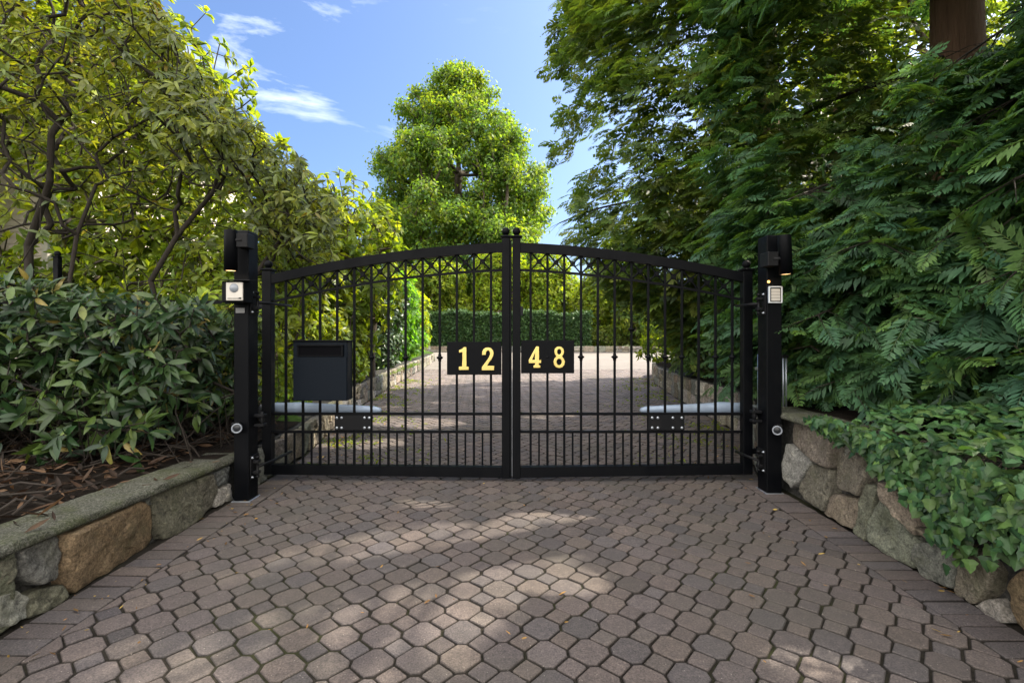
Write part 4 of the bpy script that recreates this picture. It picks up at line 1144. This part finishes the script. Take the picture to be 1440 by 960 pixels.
# ================================================================ dense low growth at the foot of the conifers
rng = np.random.default_rng(36)
tg, dd = blob_targets([(2.95,3.0,1.0,.55,.8,.55),(2.85,4.1,1.0,.6,.7,.6),(3.2,2.2,1.1,.6,.8,.6),(3.3,3.6,1.6,.8,1.2,.6)], 900, rng, .5)
dd = norm(dd+np.array([-.8,-.6,-.1]))
shrub('yew_shrub', 'low feathery yew growing between the ivy and the huge conifer', 'shrub', (3.2, 3.2, .6), [[(3.3,3.2,.5),(3.3,3.2,.8)]], tg, dd, SPR, .24, 4, rng, PC, m_needle, rtip=.003, droop=.3, off=.1, up=1.0,
      cut=lambda p: (p[:, 2] > .72) & (p[:, 0] > 2.15))
# ================================================================ ivy
def ivy_tmpl():
    o = [(0,0),(-.04,.26),(.16,.54),(.38,.36),(.62,.32),(.80,.17),(1.04,0),(.80,-.17),(.62,-.32),(.38,-.36),(.16,-.54),(-.04,-.26)]
    c = (.42,0)
    vs = [(c[0], 0, .05)]+[(x, y, -.12*(abs(y)*1.4+x*x*.6)) for x, y in o]
    fs = [(0, i+1, (i+1) % len(o)+1) for i in range(len(o))]
    return np.array(vs), np.array(fs), np.array([(1.2,1.2,1.1)]+[(1,1,1)]*len(o))
IVY = ivy_tmpl()
rng = np.random.default_rng(51)
ivh = interp([(1.0,.30),(1.9,.36),(2.05,.30),(2.155,.19),(2.25,.22),(2.3,.28),(2.42,.39),(2.59,.50),(2.83,.56),(3.1,.60),(3.4,.64)])
T, Nn, D = [], [], []
n = 6500
for i in range(n):
    y = rng.uniform(.9, 3.15); lo = ivh(y)+.03*rng.normal(); w = rng.random()
    bul = .035+.06*math.sin(y*5.2+1)**2+.04*rng.random()
    if w < .42:      # hanging face
        z = lo+(.66-lo)*rng.random()**.8; x = 2.02-bul*min(1, (z-lo)/.12+.2)-.02*rng.random(); nn = (-.9, -.35, .55); d = (-.25, rng.normal()*.5, -1)
    else:            # mound on top of the wall
        u = rng.random()**.8*1.0; x = 1.98+u*.95-bul*(1-u); z = .66+.10*math.sin(u*2.6)+.03*math.sin(y*7+u*6)+.03*rng.random()-.1*max(0, y-2.7)+.12*max(0, 1.9-y)*.4
        if y > 2.75 and u < (y-2.75)*1.6: continue
        nn = (-.45, -.4, 1); d = (-.8, -.5+rng.normal()*.6, -.25)
    T.append((x, y, z)); Nn.append(nn); D.append(d)
T, Nn, D = map(np.array, (T, Nn, D)); m = len(T)
Nn = Nn+rng.normal(size=(m, 3))*.42; D = D+rng.normal(size=(m, 3))*.4; T = T+norm(Nn)*rng.random((m, 1))*.035
C = palette(m, [(.032,.085,.034),(.045,.105,.034),(.022,.060,.030),(.075,.13,.036),(.055,.11,.03)], rng, .3)
t = thing('ivy_mat', 'leafy ivy spilling over the top of the right wall', 'ivy', (2.2, 2.2, .6), kind='stuff')
leaves_obj('foliage', [(IVY, frames(D, Nn, .054*(.6+.6*rng.random(m))), T, C)], m_ivy, t, smooth=False)
b = MB()
for i in range(60):
    y = rng.uniform(1.4, 2.8); z0 = .66; lo = ivh(y)+.02
    b.tube([(2.2, y+.1*rng.normal(), .64), (2.02, y, .67), (1.97, y+.04*rng.normal(), .6), (1.96, y+.08*rng.normal(), (lo+.62)/2), (1.98, y+.1*rng.normal(), lo+.05)], [.003,.003,.0025,.002,.001], 5)
b.build('stems', m_bark, t)
# ================================================================ broadleaf shrubs on the right bank behind the gate
YG = [(.13,.19,.03),(.17,.23,.035),(.10,.16,.03),(.20,.24,.04)]
YB = [(.22,.31,.035),(.28,.34,.04),(.16,.26,.035)]
MG = [(.045,.10,.025),(.06,.12,.03),(.085,.14,.03),(.04,.085,.03)]
def bush(label, base, blobs, ntar, tmpl, size, per, seed, pal, mat, cat='shrub', name='leafy_shrub', **kw):
    rng = np.random.default_rng(seed)
    tg, d = blob_targets([(base[0]+a, base[1]+b_, base[2]+c, rx, ry, rz) for a, b_, c, rx, ry, rz in blobs], ntar, rng)
    k = tg[:, 2] > base[2]+.02; tg, d = tg[k], d[k]
    tr = [[(base[0]+rng.normal()*.12, base[1]+rng.normal()*.12, base[2]-.05), (base[0]+rng.normal()*.15, base[1]+rng.normal()*.15, base[2]+kw.pop('th', .3))]]
    return shrub(name, label, cat, base, tr, tg, d, tmpl, size, per, rng, pal, mat, **kw)
bush('small glossy shrub on the bank just behind the right gate post', (3.0, 5.0, .6), [(0,0,.25,.45,.5,.35),(-.25,.5,.2,.4,.5,.3),(.2,-.5,.3,.5,.4,.4)], 420, LEAF_BROAD, .085, 6, 61, MG, m_leaf_dark, rtip=.002)
bush('small glossy shrub trailing over the splayed wall behind the right leaf', (3.45, 6.9, .55), [(0,0,.2,.5,.6,.3),(-.2,.8,.2,.5,.6,.3),(-.3,-.6,.1,.35,.5,.3)], 420, LEAF_BROAD, .09, 6, 62, MG, m_leaf_dark, rtip=.002)
bush('low yellow-green shrub on the bank at the far end of the splayed wall', (4.4, 11.5, .45), [(0,0,.5,.8,.9,.7),(-.3,1.4,.4,.8,.8,.6)], 500, LEAF_LOW, .13, 7, 63, YG+MG, m_leaf_sun, rtip=.003)
# ================================================================ leaning rhododendron-like tree on the left
PR = [(.10,.14,.040),(.14,.18,.046),(.085,.115,.05),(.19,.22,.046),(.10,.125,.065)]
rng = np.random.default_rng(71)
topf = interp([(-9,6.6),(-6,6.6),(-4.6,6.2),(-4.0,5.0),(-3.55,4.3),(-3.25,3.75),(-2.8,3.3),(-2.3,2.85),(-1.85,2.45)])
tg, dd = [], []
while len(tg) < 3000:
    y = rng.uniform(3.9, 6.9); x = rng.uniform(-7.2, -1.75)
    xs_ = x*5.0/y
    if xs_ > -1.8: continue
    top = (topf(xs_)-EYE)*y/5.0+EYE
    edge = min(1, (-1.8-xs_)/1.2)
    bot = 1.55+.35*math.sin(x*2.1)+.25*rng.random()+(.9 if y < 4.7 else .2)
    if xs_ < -2.7 and rng.random() < .85: bot = max(bot, 2.75+.3*math.sin(x*3)+.3*rng.random())
    if top-bot < .15: continue
    u = rng.random()
    u = 1-(1-u)**1.0*.98 if rng.random() < .35 else 1-rng.random()**1.9
    z = bot+(top-bot)*(1-(1-u) if rng.random() < .5 else u)
    if rng.random() < .0: continue
    z += .12*rng.normal()+(.30*rng.random() if rng.random() < .07 else 0)
    if z > top+.35: continue
    n3 = math.sin(x*2.9+1)*math.sin(z*2.7+2)*math.sin(y*3.1)+.35*math.sin(x*7.1+z*5.3)
    if n3 < -.55 and u < .8: continue
    tg.append((x, y, z)); dd.append(norm(np.array([(x+4.2)*.5, (y-5.4)*.8-.35, .5+(z-2.5)*.3])+rng.normal(size=3)*.4))
tg, dd = np.array(tg), np.array(dd)
def px_pt(x, y, Z): return P(x, y, Z)
trk = [[(-3.98,4.7,.3), P(98,395,4.7), P(108,330,4.75), P(135,260,4.8), P(75,255,4.7)][:4],
       [(-3.25,4.9,.3), P(212,395,4.9), P(250,330,4.9), P(300,270,5.0), P(318,200,5.1)],
       [(-2.9,5.2,.3), (-3.1,5.2,1.3), P(400,330,5.4)],
       [(-4.9,5.0,.3), P(40,345,5.0), P(70,255,4.9), P(72,190,4.9)]]
shrub('leaning_tree', 'large multi-stemmed tree with drooping leathery leaves leaning over the left hedge', 'tree', (-3.8, 5, .3), trk, tg, dd, LEAF_LONG, .108, 8, rng, PR, m_leaf_rhodo,
      bark=m_bark_d, bf=.28, rtip=.0034, wob=.36, step=.13, droop=.55, spread=.95, power=3.1, off=.09, sides=7, mix=(.10, YG+[(.16,.12,.03)]))
# sunny foliage behind it
bush('sunlit yellow-green tree filling in behind the leaning left tree', (-8.2, 9.0, .4), [(0,0,3.6,3.2,1.6,3.0),(2.6,-.6,2.6,2.3,1.4,2.2),(-3.5,-.5,5.0,3.0,1.5,3.2),(-2,.5,7.2,3.2,1.6,2.4),(4.7,0,1.8,1.6,1.3,1.6),(1.0,.2,5.2,2.4,1.2,2.0)], 4600, LEAF_LOW, .20, 9, 81, YG, m_leaf_sun, cat='tree', name='broadleaf_tree', rtip=.006, th=1.2, step=.4)
bush('sunlit green shrub on the lawn behind the hedge', (-5.4, 8.6, .4), [(0,0,1.3,1.2,.8,1.1),(1.2,.3,1.1,.9,.8,1.0),(-1.3,.4,1.6,1.1,.9,1.1)], 800, LEAF_LOW, .13, 8, 82, YG+MG, m_leaf_sun, rtip=.004, th=.6, step=.3)
# ================================================================ shrubs along the left side of the drive behind the gate
YM = YB+YG+MG
bush('light green laurel shrub just behind the mailbox leaf', (-2.85, 5.7, .35), [(0,0,.35,.62,1.0,.5),(-.05,.5,.9,.68,.9,.6),(.0,-.7,.8,.5,.6,.6),(-.5,.2,1.4,.8,.9,.7),(-.6,-.5,.5,.6,.6,.5)], 1150, LEAF_BROAD, .105, 7, 83, YB+YG, m_leaf_rhodo, rtip=.003, th=.3)
bush('tall light green laurel shrub with drooping leaves along the curved wall', (-3.15, 8.2, .35), [(.05,0,.4,.7,1.4,.5),(0,0,.9,.75,1.3,.8),(.0,.7,1.6,.8,1.0,.8),(-.3,-.7,1.9,.9,.9,.8),(-.4,.9,2.2,.9,.9,.6)], 1500, LEAF_BROAD, .125, 7, 84, YB+YG, m_leaf_rhodo, rtip=.003, th=.5)
bush('bright fresh green rounded shrub at the end of the curved wall', (-3.9, 15.5, .35), [(.1,0,.6,1.1,1.6,.7),(0,0,1.2,1.1,1.4,1.0),(.1,-.9,1.8,1.0,1.1,.9),(-.3,.9,2.1,1.1,1.1,1.0)], 1500, LEAF_LOW, .17, 8, 85, [(.09,.23,.03),(.13,.28,.03),(.08,.19,.03)], m_leaf_sun, rtip=.004, th=.5, step=.35)
bush('dark holly-like shrub between the pale green shrubs', (-3.4, 11.6, .35), [(.05,0,.5,.75,1.3,.6),(0,0,1.0,.8,1.1,.9),(.05,.5,1.7,.8,1.0,.9),(-.2,-.5,2.1,.9,1.0,.8)], 1100, LEAF_BROAD, .13, 7, 86, [(.035,.07,.028),(.055,.10,.035),(.03,.06,.03)], m_leaf_dark, rtip=.003, th=.5, step=.3)
bush('loose yellow-green shrub filling the far bend of the curved wall', (-4.6, 19.5, .35), [(0,0,.9,1.4,1.8,1.1),(.2,-.9,1.8,1.3,1.4,1.1),(-.6,1,2.2,1.4,1.4,1.1)], 1300, LEAF_LOW, .2, 8, 88, YB+YG, m_leaf_sun, rtip=.004, th=.5, step=.4)
# thin tree trunk standing beside the curved wall
rng = np.random.default_rng(87)
tg, dd = blob_targets([(-3.0,9.4,3.2,1.0,.9,.6),(-3.6,9.6,3.8,1.0,.9,.6),(-4.4,9.4,3.4,1.1,.9,.7)], 380, rng)
shrub('young_tree', 'slender grey-trunked tree with bright leaves beside the curved wall', 'tree', (-2.72, 9.3, .3), [[(-2.66,9.3,.2),(-2.68,9.3,.9),(-2.62,9.3,1.6),(-2.75,9.35,2.3)]], tg, dd, LEAF_BROAD, .14, 7, rng, YG, m_leaf_sun, rtip=.0048, power=2.1, step=.3, droop=.4)
# ================================================================ far hedge and the sunny planting behind it
def hedge(label, x0, x1, y0, y1, z0, z1, n, size, seed, pal, mat, name='clipped_hedge'):
    rng = np.random.default_rng(seed); t = thing(name, label, 'hedge', ((x0+x1)/2, (y0+y1)/2, z0))
    T = np.stack([rng.uniform(x0, x1, n), rng.uniform(y0, y1, n), rng.uniform(z0, z1, n)], 1)
    f = rng.random(n); k = f < .55; T[k, 1] = y0+.15*rng.random(k.sum())*1; k = f > .75; T[k, 2] = z1-.12*rng.random(k.sum())
    T += rng.normal(size=(n, 3))*.05; T[:, 2] += .09*np.sin(T[:, 0]*1.3)+.05*np.sin(T[:, 0]*3.1)+.03*np.sin(T[:, 0]*7.7); 
    D = rng.normal(size=(n, 3))+[0,-.8,.5]; Nn = rng.normal(size=(n, 3))*.6+[0,-.6,.9]
    leaves_obj('foliage', [(LEAF_LOW, frames(D, Nn, size*(.6+.8*rng.random(n))), T, palette(n, pal, rng, .2))], mat, t)
    b = MB()
    x = x0+.3
    while x < x1: b.tube([(x, (y0+y1)/2, z0-.2), (x+.1*rng.normal(), (y0+y1)/2, z1-.5)], [.04,.02], 6); x += .6
    b.build('stems', m_bark_d, t)
hedge('long clipped green hedge across the far end of the drive', -7.0, 5.0, 31.3, 33.0, .15, 2.45, 34000, .19, 91, [(.045,.10,.035),(.06,.12,.04),(.035,.08,.035)], m_hedge)
b = MB(); rng = np.random.default_rng(92)
t = thing('edging_wall', 'low rough stone edging along the foot of the far hedge', 'wall', (1, 31.1, 0))
for cell in auto_cells(-6.5, 11.0, 0, lambda s: .36, rng, .55):
    stone_relief(b, cell, lambda s, h, o: (s, 31.1-o, h), STC[('brown','tan','grey','pale')[rng.integers(4)]], rng, .06, 16)
b.build('stone_face', m_stone, t)
b = MB(); b.box(-6.6, 11.1, 31.13, 31.35, -.05, .33, .01); b.build('mortar_core', m_mortar, t)
YB = [(.20,.28,.03),(.25,.31,.035),(.15,.24,.03)]
FAR = [('bright yellow-green shrub just right of the centre stile, top showing over the gate', (2.6, 36.5, .2), 2.8, 8.4, 4200, YB, 107), ('yellow-green shrub right of the centre stile above the hedge', (-.9, 36.0, .2), 2.6, 7.4, 4200, YB, 101), ('yellow-green shrub seen left of the gate middle above the hedge', (-5.4, 35.5, .2), 2.6, 6.0, 3600, YG+YB, 102),
       ('golden shrub low behind the arched top of the left leaf', (-8.2, 30.5, .2), 2.5, 7.2, 4000, YB, 103), ('sunny shrub under the overhanging conifer limbs', (6.3, 35.0, .2), 2.7, 6.8, 3600, YG+YB, 104),
       ('mid green shrub behind the hedge at the right end of the forecourt', (8.8, 32.0, .2), 2.6, 5.4, 3400, MG+YG, 105), ('leafy shrub at the left end of the forecourt', (-7.6, 24.5, .2), 2.2, 4.2, 2600, YG+MG, 106)]
for lab, bs, r, h, n, pal, sd in FAR:
    rr = np.random.default_rng(sd); bl = []
    for k in range(7):
        a = rr.uniform(0, 6.28); q_ = rr.uniform(.1, .65)*r; hh = rr.uniform(.35, .8)*h; bl.append((math.cos(a)*q_, math.sin(a)*q_*.6, hh, r*.5, r*.45, min(h*.24, r*.55)))
    bl.append((0,0,h*.3,r*.8,r*.6,h*.3)); 
    bush(lab, bs, bl, n, LEAF_LOW, .30, 5, sd, pal, m_leaf_sun, rtip=.01, th=1.0, step=.7, group=None)
rr = np.random.default_rng(110)
bush('pale yellow-green ground shrubs at the foot of the far right planting', (6.6, 31.9, .2), [(0,0,.8,2.4,.5,.7),(2.6,0,.9,2.0,.5,.8)], 1500, LEAF_LOW, .2, 6, 110, [(.10,.16,.04),(.15,.19,.05)], m_leaf_sun, rtip=.004, th=.3, step=.4)
# ================================================================ the big rounded tree in the middle
rng = np.random.default_rng(121)
KT = 1.32; bx, by = -4.1, 37.0; prof = interp([(2.0,5.8),(5,7.0),(8,7.5),(11,7.3),(14,6.3),(17,4.7),(19.5,2.9),(21.4,.8)])
bl = []
for k in range(430):
    h = 3+17.6*rng.random()**.9; a = rng.uniform(0, 6.28); R_ = prof(h)*(1.0+.06*rng.normal()); br = rng.uniform(.55, 1.1)*(1.0 if h < 15 else .6)
    q_ = max(.1, R_-br*.9)*math.sqrt(rng.uniform(.25, 1)); bl.append((bx+math.cos(a)*q_, by+math.sin(a)*q_, h, br*1.15, br*1.15, br*.85))
tg, dd = blob_targets(bl, 9500, rng, .3)
hh = tg[:, 2]; tg = tg[hh > 3.2]; dd = dd[hh > 3.2]; tg = tg*KT; tg[:, 2] -= (KT-1)*EYE; bx *= KT; by *= KT
t = thing('broadleaf_tree', 'tall full sunlit tree standing against the sky in the middle of the view', 'tree', (bx, by, 0))
pos, par, rad, tips = skeleton([[(bx,by,-.1),(bx+.1,by,2),(bx,by,5),(bx-.1,by,11),(bx+.1,by,17),(bx,by,23)]], tg, .3, 1.0, .1, .018, 2.4, rng)
tubes_mesh('trunk', pos, par, rad, m_bark, t, 6)
R, T, C = rosettes(tg, dd, 15, .36, rng, [(.085,.165,.045),(.115,.195,.05),(.065,.135,.045),(.165,.22,.05)], .2, 1.0, .8, .5)
T = T+rng.normal(size=T.shape)*.28
leaves_obj('crown', [(leaf_tmpl(2, .30, .3, .2), R, T, C)], m_leaf_sun, t)
# sunlit tree seen through the gaps on the right and a far belt of woodland
bush('tall sunlit tree glimpsed through gaps in the right conifers', (9.6, 13.4, .6), [(0,0,4.5,2.8,1.8,2.6),(-2.0,0,7.5,2.6,1.8,2.4),(1.6,.5,8.0,2.6,1.8,2.4),(0,0,11,2.4,1.6,2.2),(-3.0,0,3,1.8,1.2,1.8),(3.5,0,5,2.5,1.8,2.5)], 2800, LEAF_LOW, .30, 8, 131, YG, m_leaf_sun, cat='tree', name='broadleaf_tree', rtip=.008, th=2, step=.6)
rng = np.random.default_rng(141); bl = []
for k in range(70):
    a = rng.uniform(-75, 75); d = rng.uniform(62, 80); h = rng.uniform(1.5, 4.2); bl.append((math.sin(math.radians(a))*d, math.cos(math.radians(a))*d, h, rng.uniform(3, 6), 3, rng.uniform(2, 3.2)))
tg, dd = blob_targets(bl, 9000, rng, .6); tg[:, 2] = np.maximum(tg[:, 2], .1)
t = thing('woodland', 'far belt of trees low on the horizon', 'woodland', (0, 70, 0), kind='stuff')
R, T, C = rosettes(tg, dd, 5, 1.0, rng, MG+YG, .2, 1.0, .6, 1.2)
leaves_obj('foliage', [(LEAF_LOW, R, T+rng.normal(size=T.shape)*.5, C)], m_hedge, t)
# ================================================================ the laurel hedge left of the gate
rng = np.random.default_rng(151); tg, dd = [], []
while len(tg) < 2700:
    x = rng.uniform(-6.2, -2.26); y0 = 3.22+.10*math.sin(x*3)-.30*max(0, -x-2.7); y = y0+rng.random()**1.3*(4.75-y0)
    z = .36+(1.10+.05*min(1.5, -x-2.3))*rng.random()**.66+.06*math.sin(x*4+y)
    if z > 1.66-.03*(-x-2.3)*0: continue
    if z < 1.0 and rng.random() < .22: continue
    if x > -2.9 and z > 1.44: continue
    tg.append((x, y, z)); dd.append(norm(np.array([.1, -.7, .55 if z > 1.3 else .25])+rng.normal(size=3)*.45))
tg, dd = np.array(tg), np.array(dd)
trk = []
for i in range(26):
    x = -2.35-i*.15+rng.normal()*.04; y = 4.2+rng.normal()*.2; trk.append([(x, y, .28), (x+rng.normal()*.08, y+rng.normal()*.06, .48), (x+rng.normal()*.14, y+rng.normal()*.1, .72)])
PH = [(.018,.044,.016),(.027,.058,.018),(.014,.034,.016),(.055,.09,.022)]
shrub('laurel_hedge', 'dark glossy laurel hedge on twiggy stems above the bark mulch, left of the gate', 'hedge', (-4, 4.2, .3), trk, tg, dd, LEAF_LONG, .122, 5, rng, PH, m_leaf_dark,
      bark=m_bark_d, bf=.25, rtip=.0034, wob=.3, step=.13, droop=.22, spread=.85, power=2.9, off=.08, mix=(.06, [(.12,.17,.04),(.2,.16,.05)]))
# criss-cross bare stems low in the hedge
b = MB()
for i in range(420):
    x = rng.uniform(-6, -2.25); y = rng.uniform(3.2, 4.7)-.1*max(0, -x-3.4); z = .3; a = rng.uniform(-1.15, 1.15); L = rng.uniform(.4, 1.0); p = Vector((x, y, z)); pts = [p.copy()]; d = Vector((math.sin(a), rng.normal()*.25, math.cos(a))).normalized()
    for k in range(6):
        d = (d+Vector((rng.normal()*.22, rng.normal()*.15, rng.normal()*.18))).normalized(); 
        p = p+d*L/6; p.x = min(p.x, -2.12); p.z = max(p.z, .32); pts.append(p.copy())
    r = rng.uniform(.0025, .007); b.tube(pts, [r*(1-.12*k) for k in range(7)], 5, cap=False)
b.build('bare_stems', m_bark_d, [o for o in bpy.data.objects if o.name == 'laurel_hedge'][0])
# ================================================================ litter, twigs, weeds, grass
rng = np.random.default_rng(161)
n = 3800; X = rng.uniform(-6.5, -2.3, n); Y = rng.uniform(1.6, 4.9, n); Z = np.array([zleft(a, b_) for a, b_ in zip(X, Y)])+.012+.03*rng.random(n)
D = rng.normal(size=(n, 3))*[1,1,.25]; Nn = rng.normal(size=(n, 3))*.5+[0,0,1]
kc = rng.random(n) < .004; X[kc] = rng.uniform(-2.27, -2.06, kc.sum()); Y[kc] = rng.uniform(1.8, 3.6, kc.sum()); Z[kc] = [HL(v)+.006 for v in Y[kc]]
t = thing('leaf_litter', 'brown fallen leaves and bark mulch under the laurel hedge', 'leaf litter', (-4, 3, .33), kind='stuff')
C = palette(n, [(.03,.019,.014),(.055,.031,.02),(.022,.015,.012),(.13,.08,.05),(.015,.012,.01)], rng, .25)
leaves_obj('leaves', [(leaf_tmpl(3, .13, .5, -.25), frames(D, Nn, .085*(.5+.9*rng.random(n))), np.stack([X, Y, Z], 1), C)], m_dead, t)
b = MB()
for i in range(260):
    x = rng.uniform(-6, -2.36); y = rng.uniform(1.7, 4.6); a = rng.uniform(0, 3.14); L = rng.uniform(.15, .7); z = zleft(x, y)+.03
    x2, y2 = x+math.cos(a)*L, y+math.sin(a)*L; x2 = min(x2, -2.33)
    b.tube([(x, y, z), ((x+x2)/2, (y+y2)/2, z+.03+.05*rng.random()), (x2, y2, z+.02*rng.random())], rng.uniform(.0025, .008), 5, cap=False)
b.build('twigs', m_bark_d, t)
# a few leaves on the drive and drifts against the walls
n = 1500; Y = np.concatenate([rng.uniform(1.7, 4.3, 130), rng.uniform(4.1, 14, n-130)]); sd = rng.random(n) < .62
X = np.where(sd, [XL(y)+.02 for y in Y]+np.abs(rng.normal(size=n))*.22*(1+Y*.05), [XR(y)-.02 for y in Y]-np.abs(rng.normal(size=n))*.30*(1+Y*.05))
X[:40] = rng.uniform(-1.9, 1.9, 40); 
D = rng.normal(size=(n, 3))*[1,1,.15]; Nn = rng.normal(size=(n, 3))*.3+[0,0,1]
t = thing('leaf_litter', 'scattered small dry leaves on the pavers', 'leaf litter', (0, 4, .02), kind='stuff')
C = palette(n, [(.30,.17,.05),(.22,.12,.05),(.34,.25,.08),(.12,.07,.035)], rng, .2)
leaves_obj('leaves', [(leaf_tmpl(3, .16, .4, -.2), frames(D, Nn, .030*(.5+1.0*rng.random(n)**2)), np.stack([X, Y, .008+.008*rng.random(n)], 1), C)], m_dead, t)
n = 5200; Y = rng.uniform(4.2, 13, n)**1.0; sd = rng.random(n) < .5
X = np.where(sd, [XL(y)+.03 for y in Y]+np.abs(rng.normal(size=n))*.45, [XR(y)-.03 for y in Y]-np.abs(rng.normal(size=n))*.50)
cl = np.sin(X*5.1+1)*np.sin(Y*4.3)+.5*np.sin(X*11+Y*9); k = cl > .15; X, Y = X[k], Y[k]; n = len(X)
t = thing('weeds', 'small green weeds and moss tufts in the paver joints behind the gate', 'weeds', (0, 5, 0), kind='stuff')
D = rng.normal(size=(n, 3))*[1,1,.3]+[0,0,.5]
leaves_obj('foliage', [(LEAF_LOW, frames(D, rng.normal(size=(n, 3))+[0,0,1], .040*(.6+.9*rng.random(n))), np.stack([X, Y, 0*X+.002], 1), palette(n, [(.10,.17,.03),(.15,.21,.04),(.18,.22,.03)], rng, .15))], m_leaf_sun, t)
# grass blades on the nearer lawn
n = 42000; X = rng.uniform(-12, -2.6, n); Y = rng.uniform(4.9, 14, n); Z = np.array([zleft(a, b_) for a, b_ in zip(X, Y)])
bl_ = np.array([(0,-.06,0),(0,.06,0),(.35,.05,.02),(.35,-.05,.02),(1,0,-.1)]), np.array([(0,1,2,3),(3,2,4,4)]), np.ones((5,3))
bl_ = (np.array([(0,-.05,0),(0,.05,0),(.55,.045,.0),(.55,-.045,.0),(1,.005,-.12),(1,-.005,-.12)]), np.array([(0,1,2,3),(3,2,4,5)]), np.ones((6,3)))
t = thing('grass', 'bright sunlit lawn grass beyond the hedge', 'grass', (-7, 8, .4), kind='stuff')
leaves_obj('blades', [(bl_, frames(rng.normal(size=(n, 3))*[.5,.5,0]+[0,0,1], rng.normal(size=(n, 3))*[1,1,.1], .075*(.6+.8*rng.random(n))), np.stack([X, Y, Z-.005], 1), palette(n, [(.08,.16,.02),(.13,.22,.03),(.10,.18,.03)], rng, .15))], m_leaf_sun, t)
